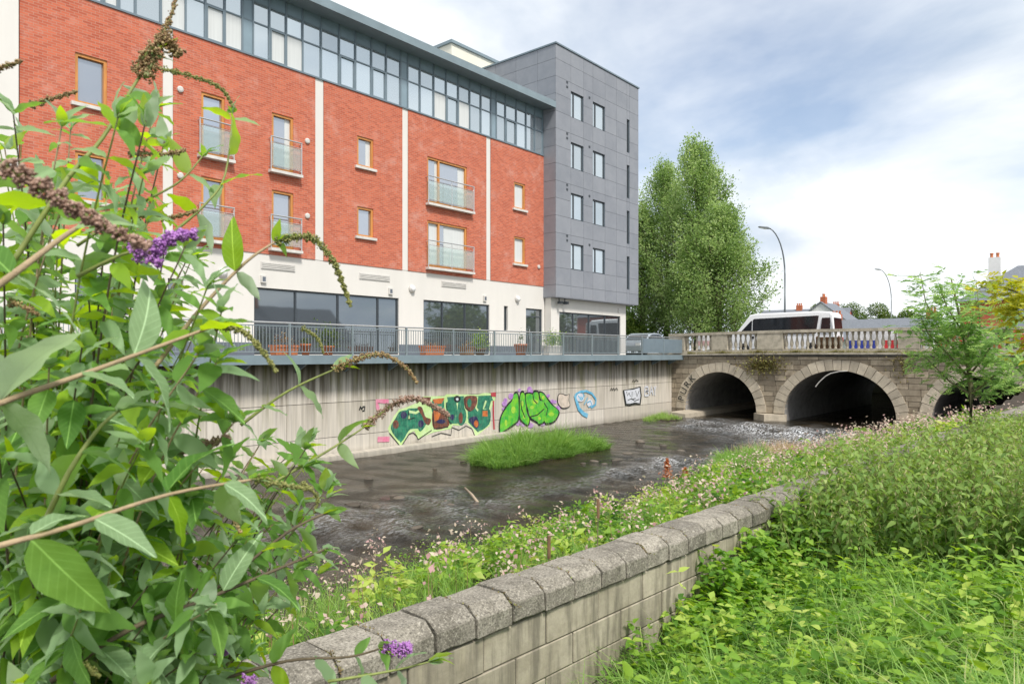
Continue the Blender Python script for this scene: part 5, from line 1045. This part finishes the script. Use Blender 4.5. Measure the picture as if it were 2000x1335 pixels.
# stones and a stick in the shallows
def rocks():
    rg = random.Random(4); meshes = []
    for i in range(5):
        bm = bmesh.new(); bmesh.ops.create_icosphere(bm, subdivisions=2, radius=1)
        for v_ in bm.verts: v_.co *= 1+rg.uniform(-.18,.18); v_.co.z *= .55
        me = bpy.data.meshes.new('river_rock'); bm.to_mesh(me); bm.free(); me.materials.append(M['rock']); me.polygons.foreach_set('use_smooth', [True]*len(me.polygons)); meshes.append(me)
    spots = [(615,985,.16),(648,990,.20),(690,985,.22),(735,990,.20),(660,1000,.14),(780,972,.25),(770,968,.15),(812,1030,.20),(728,1002,.12),(880,985,.16),(870,978,.14),(902,972,.12),(930,985,.14),(1000,972,.12),(985,978,.14),(720,935,.15),(850,915,.14),(905,900,.16),(1180,905,.2),(1160,900,.16),(1205,898,.22),(1330,880,.2),(1295,870,.24),(1225,885,.2),(1250,862,.3),(1140,905,.2)]
    for i, (px, py, r) in enumerate(spots):
        d = 1389*3.72/(py-692); p = wp(px, py, d); o = obj('river_rock', meshes[i % 5]); o.location = (p.x, p.y, WATER-.01); o.scale = (r*rg.uniform(.6,1.1), r*rg.uniform(.5,.8), r*rg.uniform(.35,.6)); o.rotation_euler = (0,0,rg.uniform(0,6))
        tag(o, 'wet brown stone in the shallows left of the driftwood stick' if px < 900 and py > 950 else 'wet brown stone in the shallows beside the driftwood stick' if py > 950 else 'wet dark stone in the water left of the grass islet' if px < 1000 else 'wet stone at the right tip of the grass islet' if px < 1215 else 'wet stone between the grass islet and the rapids', 'rock', 'stones in the shallows')
    p = wp(938, 985, 1389*3.72/(985-692)); m = MB(); q = wp(908, 955, 1389*3.6/(955-692)); m.tube([(p.x,p.y,WATER-.03),((p.x+q.x)/2,(p.y+q.y)/2,WATER+.10),(q.x,q.y,WATER+.16)], [.04,.035,.025], 7); simple('drift', (.36,.29,.21), .8); tag(m.build('driftwood', 'drift', None, True), 'pale driftwood stick leaning out of the shallow water', 'driftwood')
rocks()
# growth on the bridge: creeper on the spandrel and weeds along the cornice
leaf_mat('creeper', [(0,(.10,.09,.03)),(.5,(.22,.18,.05)),(1,(.28,.30,.09))], .2)
def bridge_weeds():
    rg = np.random.default_rng(71)
    def mass(name, label, cy, cz, sy, sz, n, x=BX-.10):
        Y = rg.normal(cy, sy, n); Z = rg.normal(cz, sz, n); X = x - np.abs(rg.normal(0,.07,n)); ms = Mass(); ms.add(leaves_geo(np.stack([X,Y,Z],1), sph(n,rg)+[-.4,0,-.2], rg.uniform(.07,.16,n), rg.uniform(.05,.10,n), .1, rg), rg.random(n)); T = empty('creeper', (x,cy,cz), label, 'creeper', 'plants rooted in the bridge stonework'); ms.build('foliage', ['creeper'], T)
        m = MB(); m.tube([(x,cy,cz-sz*1.6),(x-.05,cy+.1,cz+sz*1.4)], .015, 5); m.build('stem', 'bark', T)
    mass('creeper', 'brown creeper on the stonework between first and middle arch', 15.4, -.55, .62, .28, 900); mass('creeper', 'small tuft rooted right of the middle arch', 8.3, -.55, .35, .35, 160)
    ms = Mass(); n = 3800; Y = rg.uniform(6,20.4,n); Y = Y + .3*np.sin(Y*3); hz = np.array([hump(y) for y in Y]); ms.add(blades_geo(np.stack([BX-rg.uniform(.03,.18,n),Y,hz-.002],1), np.stack([rg.normal(-.3,.3,n),rg.normal(0,.3,n),np.ones(n)],1), rg.uniform(.06,.24,n)*(.6+.6*np.abs(np.sin(Y*1.3))), .012, rg.uniform(.2,.8,n), rg), rg.uniform(.4,1,n)); o = ms.build('cornice_weeds', ['creeper']); tag(o, 'thin yellowing weeds growing along the bridge cornice', 'weeds', kind='stuff')
bridge_weeds()
leaf_mat('moss', [(0,(.10,.08,.03)),(.5,(.22,.15,.06)),(1,(.22,.26,.07))], .1)
def wall_moss():
    rg = np.random.default_rng(77); Wl = bpy.data.objects['stone_wall']; P = []
    s = -4.8+.153; ang = math.atan(-.0437)
    while s < 16:
        if rg.random() < .55:
            k = int(rg.uniform(12, 60)); d = rg.uniform(-.19,.19,k) if rg.random() < .6 else rg.normal(-.15,.04,k); z = np.interp(np.abs(d), [0,.11,.195], [-1.466,-1.466,-1.525]); x = s+rg.normal(0,.010,k); P.append(np.stack([x*math.cos(ang)-d*math.sin(ang), 3.16+x*math.sin(ang)+d*math.cos(ang), z-.004],1))
        s += .306
    P = np.concatenate(P); n = len(P); ms = Mass(); ms.add(leaves_geo(P, sph(n,rg)+[0,0,.8], rg.uniform(.008,.022,n), rg.uniform(.006,.012,n), .1, rg), rg.random(n)); o = ms.build('moss', ['moss'], Wl); o['kind'] = 'stuff'
wall_moss()
# ---------------------------------------------------------------- ash sapling and the yellow-leaved bush on the right
def pinnate(P, D, L, rg, pairs=5, w=.38):
    # compound leaves: P base, D axis -> leaflets
    n = len(P); D = unit(D); side = unit(np.cross(D, np.array([0,0,1.0])+rg.normal(0,.25,(n,3)))); LP, LD, LL = [], [], []
    for j in range(pairs):
        t = .25+.7*j/pairs; c = P + D*L[:,None]*t - np.array([0,0,1])*(L*t*t*.4)[:,None]
        for s in (-1,1): LP.append(c); LD.append(side*s+D*.55+[0,0,-.15]); LL.append(L*w*(1-.25*abs(t-.5)))
    LP.append(P+D*L[:,None]*.95-np.array([0,0,1])*(L*.25)[:,None]); LD.append(D+[0,0,-.3]); LL.append(L*w)
    return np.concatenate(LP), np.concatenate(LD), np.concatenate(LL)
def sapling(name, label, base, stems, mat, seed, leafn, Lr, pairs=5, w=.38, ratio=.36, bark='young_bark', cat='tree', spread=.25):
    rg = np.random.default_rng(seed); T = empty(name, tuple(base), label, cat); m = MB(); P, D = [], []
    for pts, r0, ln in stems:
        m.tube(pts, [r0*(1-.8*i/(len(pts)-1)) for i in range(len(pts))], 6); a = np.array([tuple(p) for p in pts]); k = ln; t = rg.random(k)**.8*(len(a)-1)*.85+(len(a)-1)*.15; i = np.minimum(t.astype(int), len(a)-2); f = (t-i)[:,None]; q = a[i]*(1-f)+a[i+1]*f; az = rg.uniform(0,6.283,k); P.append(q+rg.normal(0,.02,(k,3))); D.append(np.stack([np.cos(az),np.sin(az),rg.normal(.45,.5,k)],1))
    m.build('trunk', bark, T, True); P = np.concatenate(P); P0 = P; P = P + rg.normal(0,spread*.33,P.shape)*[1,1,.8]; D = np.concatenate(D); L = rg.uniform(*Lr, len(P)); lp, ld, ll = pinnate(P, D, L, rg, pairs, w); ms = Mass(); ms.add(blades_geo(P0, P-P0, np.linalg.norm(P-P0, axis=1)*1.0, .010, 0., rg), rg.uniform(0,.3,len(P))); ms.add(blades_geo(P, unit(D)-[0,0,.15], L*.9, .006, .05, rg), rg.uniform(.2,.6,len(P))); ms.add(leaves_geo(lp, ld, ll, ll*ratio, .12, rg, fine=True), np.clip(np.tile(rg.normal(.45,.2,len(P)), 2*pairs+1)+rg.normal(0,.1,len(lp)),0,1)); ms.build('crown', [mat], T)
def ash():
    b = wp(1895, 0, 14.5); bz = -2.05; base = Vector((b.x,b.y,bz)); stems = []
    def P(px, py, dd=0): return wp(px, py, 14.5+dd)
    stems.append(([base, P(1897,760), P(1890,700), P(1880,640), P(1868,590), P(1858,545)], .06, 55))
    for pts, k in (([P(1895,740),P(1850,690,-.3),P(1812,650,-.5),P(1795,610,-.5)],60),([P(1893,720),P(1840,650,.4),P(1808,590,.5),P(1797,530,.5)],46),([P(1893,720),P(1930,680,.2),P(1960,650,.4),P(1985,610,.4)],60),([P(1893,700),P(1890,660,-.9),P(1900,620,-1)],60),([P(1896,770),P(1940,735,-.4),P(1975,715,-.6),P(2010,700,-.6)],60),([P(1896,780),P(1930,765,.3),P(1965,745,.5),P(1990,755,.5)],48),([P(1893,700),P(1875,640,-.6),P(1850,600,-.8),P(1838,570,-.8)],46),([P(1893,720),P(1915,650,-.5),P(1912,600,-.6),P(1906,545,-.6)],32),([P(1897,770),P(1855,745,.3),P(1825,715,.4),P(1800,690,.4)],44),([P(1890,690),P(1860,660,.8),P(1835,630,.9)],46),([P(1895,730),P(1920,700,-.8),P(1940,670,-.9)],44)):
        stems.append((pts, .025, int(k*1.35)))
    sapling('ash_sapling', 'young ash tree with feathery leaves standing before the right end of the bridge', base, stems, 'ash_leaf', 81, 0, (.20,.36), spread=.55)
ash()
def yellow():
    b = wp(2120, 0, 9); base = Vector((b.x,b.y,-2.1)); P = lambda px, py, dd=0: wp(px, py, 9+dd)
    st = [([base,P(2110,760),P(2080,680),P(2050,620),P(2000,580)],.05,60)] + [(q,.02,k) for q,k in (([P(2080,690),P(2030,640,.2),P(1985,610,.3),P(1950,600,.3)],50),([P(2060,640),P(2010,580,-.2),P(1960,560,-.3),P(1915,562,-.3)],50),([P(2090,700),P(2030,690,.2),P(1990,670,.3)],40),([P(2050,620),P(2020,570,.3),P(2005,540,.3)],40))]
    sapling('yellow_leaved_tree', 'branches with yellow leaves reaching in from the right edge before the brick house', base, st, 'yellow_leaf', 83, 0, (.16,.26), 3, .42, .5)
yellow()
# ---------------------------------------------------------------- butterfly bush in the foreground
def bush_leaf_mat(name, a, b, under, trans=.32):
    k = NT(name); oi = k.n('ShaderNodeObjectInfo'); g_ = k.n('ShaderNodeNewGeometry'); tc = k.n('ShaderNodeTexCoord'); sp = k.n('ShaderNodeSeparateXYZ'); k.link(tc.outputs['Object'], sp.inputs[0])
    c = k.ramp(oi.outputs['Random'], [(0, a), (1, b)]); ay = k.math('ABSOLUTE', sp.outputs[1]); rib = k.ramp(ay, [(.0, (1,)*3), (.012, (0,)*3)])
    vx = k.math('ADD', k.math('MULTIPLY', sp.outputs[0], 60), k.math('MULTIPLY', ay, -70)); vein = k.ramp(k.math('SINE', vx), [(.84, (0,)*3), (1.0, (.20,)*3)])
    c = k.mix(k.noise(tc.outputs['Object'], 5, 4), c, tuple(x*.7 for x in a)); c = k.mix(k.math('MAXIMUM', rib, vein), c, tuple(min(1, x*1.8+.03) for x in b))
    c2 = k.mix(k.math('MAXIMUM', rib, vein), under, tuple(x*.8 for x in under)); c = k.mix(g_.outputs['Backfacing'], c, c2)
    k.col(c); k.set(.62, 0, .25); k.bump(k.math('ADD', vein, k.noise(tc.outputs['Object'], 30, 3)), .25, .004)
    tr = k.n('ShaderNodeBsdfTranslucent'); hs = k.n('ShaderNodeHueSaturation'); hs.inputs['Hue'].default_value = .48; hs.inputs['Value'].default_value = 1.9; hs.inputs['Saturation'].default_value = 1.15; k.link(k.ramp(oi.outputs['Random'], [(0, a), (1, b)]), hs.inputs['Color']); k.link(hs.outputs[0], tr.inputs[0])
    mx = k.n('ShaderNodeMixShader'); mx.inputs[0].default_value = trans; k.link(k.b.outputs[0], mx.inputs[1]); k.link(tr.outputs[0], mx.inputs[2]); k.link(mx.outputs[0], k.out.inputs[0]); M[name] = k.m
bush_leaf_mat('bush_leaf_mid', (.10,.24,.045), (.21,.38,.08), (.36,.46,.28), .42); bush_leaf_mat('bush_leaf_bright', (.20,.38,.03), (.36,.52,.06), (.36,.46,.20), .5); bush_leaf_mat('bush_leaf_grey', (.20,.33,.15), (.36,.50,.28), (.47,.56,.42), .38)
leaf_mat('spike_brown', [(0,(.17,.10,.05)),(.5,(.33,.21,.10)),(1,(.44,.36,.17))], .05); leaf_mat('spike_green', [(0,(.12,.14,.035)),(.5,(.24,.25,.07)),(1,(.36,.35,.13))], .05); leaf_mat('spike_purple', [(0,(.34,.12,.42)),(.5,(.50,.22,.60)),(1,(.62,.36,.66))], .2); leaf_mat('spike_mauve', [(0,(.22,.13,.09)),(.5,(.40,.26,.19)),(1,(.52,.36,.29))], .1)
simple('stem_tan', (.36,.27,.16), .75, 0, .25, 30, .3, 'Object', (1,1,1)); simple('stem_green', (.20,.24,.06), .6, 0, .25, 30); simple('stem_dark', (.11,.085,.05), .8, 0, .3, 30)
def leaf_shape(seed):
    rg = random.Random(seed); n = 11; m = MB(); curl = rg.uniform(.12,.45); side = rg.uniform(-.10,.10); fold = rg.uniform(.10,.45); wv = rg.uniform(.004,.03); w0 = rg.uniform(.165,.235)
    rows = []
    for i in range(n+1):
        t = i/n; w = w0*(math.sin(math.pi*min(1, t**.72))**.9)*(1-.15*t)+.004; z = -curl*t*t; y = side*t*t; rows.append(len(m.v))
        f = fold*w; m.v += [(t*(1-.15*curl*t), y-w, z+f+wv*math.sin(t*17+1)), (t*(1-.15*curl*t), y, z), (t*(1-.15*curl*t), y+w, z+f+wv*math.sin(t*15))]
    for a, b in zip(rows, rows[1:]): m.f += [(a, b, b+1, a+1), (a+1, b+1, b+2, a+2)]; m.mi += [0,0]
    return m
LEAFM = []
for i in range(8):
    mb = leaf_shape(100+i)
    LEAFM.append({c: mb.mesh('leaf', c, True) for c in ('bush_leaf_mid','bush_leaf_bright','bush_leaf_grey')})
def bush():
    rg = np.random.default_rng(91); rr = random.Random(17); p0 = wp(40, 0, 1.95); gz = float(ground_land(np.array(p0.x), np.array(p0.y))); base = Vector((p0.x, p0.y, gz))
    T = empty('butterfly_bush', tuple(base), 'large butterfly bush with long pointed leaves and purple flower spikes in the left foreground', 'bush')
    LV = []
    def path(pts, n):
        a = [Vector(p) for p in pts]; out = []
        for i in range(len(a)-1):
            q0, q1, q2, q3 = a[max(i-1,0)], a[i], a[i+1], a[min(i+2,len(a)-1)]
            for j in range(n): t = j/n; out.append(.5*((2*q1)+(q2-q0)*t+(2*q0-5*q1+4*q2-q3)*t*t+(-q0+3*q1-3*q2+q3)*t**3))
        return out+[a[-1]]
    def stem(pts, r0, mat, leaves=True, start=.0, gap=.075, ln=(.10,.16), r1=None, pick=(.5,.25,.25)):
        P = path(pts, 5); m = MB(); k = len(P)-1; m.tube(P, [r0+( (r1 or r0*.45)-r0)*i/k for i in range(k+1)], 7); m.build('stem', mat, T, True)
        if not leaves: return
        acc = 0; tot = sum((b-a).length for a, b in zip(P, P[1:])); nxt = start*tot+gap*rr.random(); node = rr.randrange(2); s = 0
        for a, b in zip(P, P[1:]):
            L_ = (b-a).length; d = (b-a).normalized()
            while nxt < s+L_:
                q = a.lerp(b, (nxt-s)/L_); u = d.cross(Vector((0,0,1))); u = u.normalized() if u.length > .05 else Vector((1,0,0)); w = d.cross(u).normalized(); f = nxt/tot; ang = (node % 2)*math.pi/2+rr.uniform(-.4,.4)
                for sg in (0, math.pi):
                    if rr.random() < .07: continue
                    o = u*math.cos(ang+sg)+w*math.sin(ang+sg); dr = (o*.85+d*rr.uniform(.25,.8)+Vector((0,0,-rr.uniform(.1,.65)))).normalized(); size = rr.choice((.7,.9,1,1,1.12))*rr.uniform(*ln)*(1-.35*max(0, f-.75)/.25); LV.append((q+o*r0*.5, dr, size, rr.random(), pick))
                node += 1; nxt += gap*rr.uniform(.8,1.3)
            s += L_
        d = (P[-1]-P[-2]).normalized()
        for _ in range(4):
            o = Vector((rr.gauss(0,1), rr.gauss(0,1), rr.gauss(0,.6))); LV.append((P[-1]-d*.012, (d*1.1+o*.45).normalized(), rr.uniform(.045,.085), rr.random(), pick))
    def spike(pts, r, mat, dens=1.0, taper=.35):
        P = [np.array(p) for p in path(pts, 6)]; tot = sum(np.linalg.norm(b-a) for a, b in zip(P, P[1:])); n = int(tot*4300*dens*(r/.011)); A = np.array(P); t = rg.random(n)*(len(P)-1); i = np.minimum(t.astype(int), len(P)-2); f = (t-i)[:,None]; c = A[i]*(1-f)+A[i+1]*f; u = t/(len(P)-1)
        lump = .75+.35*np.sin(u*tot*320); rad = r*(1-(1-taper)*u)*lump; d = sph(n,rg); tg = unit(A[i+1]-A[i]); d = unit(d-tg*np.sum(d*tg,1,keepdims=True)*.8); q = c+d*rad[:,None]*rg.uniform(.45,1,(n,1)); s = rg.uniform(.0012,.0030,n)*(r/.011)**.4
        # florets as tiny octahedra
        off = np.array([[1,0,0],[-1,0,0],[0,1,0],[0,-1,0],[0,0,1],[0,0,-1]],float); V = (q[:,None,:]+off[None]*s[:,None,None]*rg.uniform(.7,1.4,(n,6,1))).reshape(-1,3); F0 = np.array([[0,2,4],[2,1,4],[1,3,4],[3,0,4],[2,0,5],[1,2,5],[3,1,5],[0,3,5]]); F = (np.arange(n)*6)[:,None,None]+F0[None]; ms = Mass(); ms.add((V, F.reshape(-1,3), 6), rg.random(n)); o = ms.build('flower_spike', [mat], T); o['kind'] = 'stuff'
        m = MB(); m.tube(P, [r*.3*(1-.6*j/(len(P)-1)) for j in range(len(P))], 5); m.build('spike_stem', 'stem_green', T)
    W_ = lambda *q: [wp(*p) for p in q]
    # main arching branches, from the photograph
    stem(W_((-140,850,1.02),(0,787,1.08),(150,735,1.15),(300,680,1.22),(420,636,1.30)), .0060, 'stem_tan', True, .1, .10, (.12,.17)); spike(W_((420,636,1.30),(470,645,1.32),(512,685,1.33),(540,726,1.34)), .011, 'spike_green')
    stem(W_((-140,1110,.98),(0,1065,1.02),(130,1030,1.08),(330,965,1.2),(500,935,1.3)), .0055, 'stem_tan', True, .12, .09, (.11,.16)); spike(W_((500,935,1.3),(560,948,1.32),(610,955,1.33)), .010, 'spike_green')
    stem(W_((300,720,1.55),(390,605,1.6),(480,512,1.65),(545,468,1.7)), .0055, 'stem_tan', True, .25, .17, (.10,.14)); spike(W_((540,470,1.7),(605,463,1.72),(648,505,1.72),(668,550,1.73),(685,598,1.74)), .015, 'spike_green', .8)
    stem(W_((20,520,1.35),(130,352,1.4),(200,270,1.45),(260,170,1.5),(300,110,1.53)), .0055, 'stem_green', True, .2, .10, (.10,.15), pick=(.35,.45,.2)); spike(W_((285,150,1.5),(305,100,1.52),(325,75,1.54),(350,110,1.56)), .022, 'spike_brown', .6, .8); spike(W_((312,75,1.53),(330,40,1.55),(348,-15,1.58)), .012, 'spike_brown', .7); spike(W_((300,90,1.5),(275,120,1.5),(262,140,1.5)), .016, 'spike_brown', .6, .7)
    stem(W_((-60,300,.86),(20,335,.88)), .006, 'stem_tan', False); spike(W_((10,325,.88),(110,385,.9),(200,440,.92),(290,482,.95)), .017, 'spike_mauve', .9, .5)
    stem(W_((-120,640,1.0),(20,540,1.05),(120,465,1.12),(190,420,1.18)), .0065, 'stem_tan', True, .3, .14, (.10,.14)); stem(W_((-40,620,1.5),(15,530,1.5),(75,425,1.55)), .006, 'stem_dark', True, .2, .11, (.1,.14))
    stem(W_((60,1080,1.2),(130,930,1.2),(190,840,1.25),(240,795,1.28)), .0055, 'stem_green', True, .1, .09, (.11,.16)); stem(W_((100,1330,1.35),(250,1230,1.4),(400,1170,1.5),(520,1120,1.6),(640,1070,1.7)), .006, 'stem_dark', True, .05, .085, (.11,.16), pick=(.8,.05,.15))
    stem(W_((100,1400,1.6),(300,1230,1.65),(420,1150,1.7),(560,1040,1.8),(640,1000,1.85)), .006, 'stem_dark', True, .05, .085, (.11,.16), pick=(.75,.1,.15))
    stem(W_((520,950,2.0),(640,880,2.1),(714,832,2.2)), .005, 'stem_green', True, .1, .10, (.10,.14), pick=(.3,.5,.2)); spike(W_((712,834,2.2),(770,788,2.22),(812,778,2.25),(854,796,2.26),(877,812,2.27)), .017, 'spike_mauve', .8, .45)
    stem(W_((470,830,2.0),(560,765,2.05),(660,718,2.1)), .005, 'stem_green', True, .1, .12, (.10,.13), pick=(.3,.5,.2)); spike(W_((655,720,2.1),(700,700,2.1),(745,692,2.12),(790,715,2.13),(815,748,2.14)), .016, 'spike_brown', .6, .3)
    stem(W_((150,540,1.2),(230,500,1.22),(270,490,1.24)), .004, 'stem_green', False); spike(W_((265,490,1.22),(300,485,1.22),(340,462,1.23),(382,457,1.24)), .020, 'spike_purple', 1.2, .5); spike(W_((292,500,1.22),(312,515,1.22)), .016, 'spike_purple', 1.2, .6)
    spike(W_((318,868,1.5),(360,878,1.5),(410,865,1.52),(448,853,1.53)), .016, 'spike_mauve', 1, .6); spike(W_((235,900,1.6),(270,890,1.62)), .014, 'spike_mauve', 1, .6); spike(W_((750,1262,1.9),(780,1268,1.9),(802,1262,1.9)), .022, 'spike_purple', 1.3, .8); spike(W_((425,1270,1.8),(448,1268,1.8)), .018, 'spike_purple', 1.2, .7); spike(W_((474,1328,1.7),(496,1325,1.7)), .016, 'spike_purple', 1.2, .7)
    stem(W_((420,1330,1.8),(560,1290,1.85),(680,1282,1.9),(748,1264,1.9)), .005, 'stem_dark', True, .05, .09, (.08,.13), pick=(.5,.1,.4)); stem(W_((640,1330,1.75),(760,1310,1.8),(845,1290,1.85)), .004, 'stem_green', True, .05, .10, (.08,.12), pick=(.4,.2,.4))
    for q in (((250,300,1.6),(330,300,1.62),(362,293,1.63)),((60,205,1.7),(110,190,1.7),(150,178,1.7)),((-30,140,1.4),(10,130,1.4),(42,118,1.4)),((250,420,1.7),(330,425,1.72),(385,410,1.74)),((20,590,1.5),(50,600,1.5),(75,615,1.5)),((300,130,1.9),(420,165,1.95),(455,208,1.96)),((590,940,1.9),(620,970,1.9),(615,1000,1.9)),((590,640,2.3),(620,660,2.3),(632,690,2.3)),((440,990,1.5),(455,1010,1.5),(470,1040,1.5)),((140,1290,1.3),(170,1300,1.3),(195,1320,1.3))): spike(W_(*q), .011, rr.choice(['spike_brown','spike_green','spike_brown']), .8)
    stem(W_((330,460,1.75),(400,400,1.8),(440,340,1.85),(455,215,1.95)), .004, 'stem_green', True, .1, .12, (.09,.13), pick=(.2,.6,.2)); stem(W_((150,480,1.7),(270,400,1.75),(350,355,1.8),(400,300,1.85)), .004, 'stem_green', True, .1, .10, (.10,.14), pick=(.2,.6,.2))
    # fill: further shoots rising from the stool and arching over
    def fill(nn, x0, x1, y0, y1, d0, d1, ln, pick, mats=('stem_green','stem_dark','stem_tan')):
        for _ in range(nn):
            d = rr.uniform(d0, d1); tip = wp(rr.uniform(x0, x1), rr.uniform(y0, y1), d); b = base+Vector((rr.uniform(-.25,.25), rr.uniform(-.25,.25), 0)); s = tip-b; m1 = b+s*.35+Vector((0,0,.18*s.length)); m2 = b+s*.72+Vector((0,0,.14*s.length))
            k = max(.15, 1-.9/s.length); stem([b, m1, m2, tip], .0042, rr.choice(mats), True, k, .058, ln, .0015, pick)
    fill(26, -40, 330, 200, 470, 1.3, 2.2, (.09,.14), (.35,.45,.2)); fill(46, -60, 440, 470, 820, 1.3, 2.3, (.10,.15), (.5,.28,.22)); fill(60, -60, 520, 790, 1150, 1.25, 2.2, (.10,.16), (.6,.18,.22)); fill(42, -60, 480, 1120, 1420, 1.2, 2.0, (.10,.16), (.65,.12,.23)); fill(20, 470, 650, 840, 1120, 1.9, 2.5, (.09,.14), (.6,.2,.2))
    # the 300 leaves that show largest are parts of their own, the rest one mass
    F_ = Vector((math.cos(HEAD), math.sin(HEAD), 0)); Rt = Vector((math.sin(HEAD), -math.cos(HEAD), 0)); sc = []
    for q, d, s, r, pk in LV:
        c = q+d*s*.5; z = c.dot(F_); px = 1000+FPX*c.dot(Rt)/max(z,.1); py = HORY-FPX*c.z/max(z,.1); sc.append((s/z if z > .55 and -60 < px < 2000 and -60 < py < 1400 else 0))
    order = sorted(range(len(LV)), key=lambda i: -sc[i]); rest = []
    for n_, i in enumerate(order):
        q, d, s, r, pk = LV[i]; z = (q+d*s*.5).dot(F_)
        if z < .55: continue
        up = Vector((rr.gauss(0,.45), rr.gauss(0,.45), 1)); y_ = up.cross(d); y_ = y_.normalized() if y_.length > .05 else Vector((0,1,0)); zx = d.cross(y_); mt = Matrix((d, y_, zx)).transposed().to_4x4(); mt = Matrix.Translation(q) @ mt @ Matrix.Scale(s, 4)
        kind = 'bush_leaf_mid' if r < pk[0]*.82 else 'bush_leaf_bright' if r < pk[0]*.82+pk[1]*.7 else 'bush_leaf_grey'; me = LEAFM[rr.randrange(8)][kind]
        if n_ < 295: o = obj('leaf', me, T); o.matrix_basis = mt
        else: rest.append((me, mt, kind))
    bm = bmesh.new(); names = ['bush_leaf_mid','bush_leaf_bright','bush_leaf_grey']
    V, F, MI, nv = [], [], [], 0
    for me, mt, kind in rest:
        a = np.empty(len(me.vertices)*3, np.float32); me.vertices.foreach_get('co', a); a = a.reshape(-1,3) @ np.array(mt.to_3x3()).T + np.array(mt.translation); V.append(a); f = [tuple(v+nv for v in p.vertices) for p in me.polygons]; F += f; MI += [names.index(kind)]*len(f); nv += len(a)
    bm.free(); me = bpy.data.meshes.new('foliage'); me.from_pydata(np.concatenate(V).tolist(), [], F)
    for n_ in names: me.materials.append(M[n_])
    me.polygons.foreach_set('material_index', MI); me.polygons.foreach_set('use_smooth', [True]*len(F)); me.update(); o = obj('foliage', me, T); o['kind'] = 'stuff'
    print('bush leaves', len(LV))
bush()
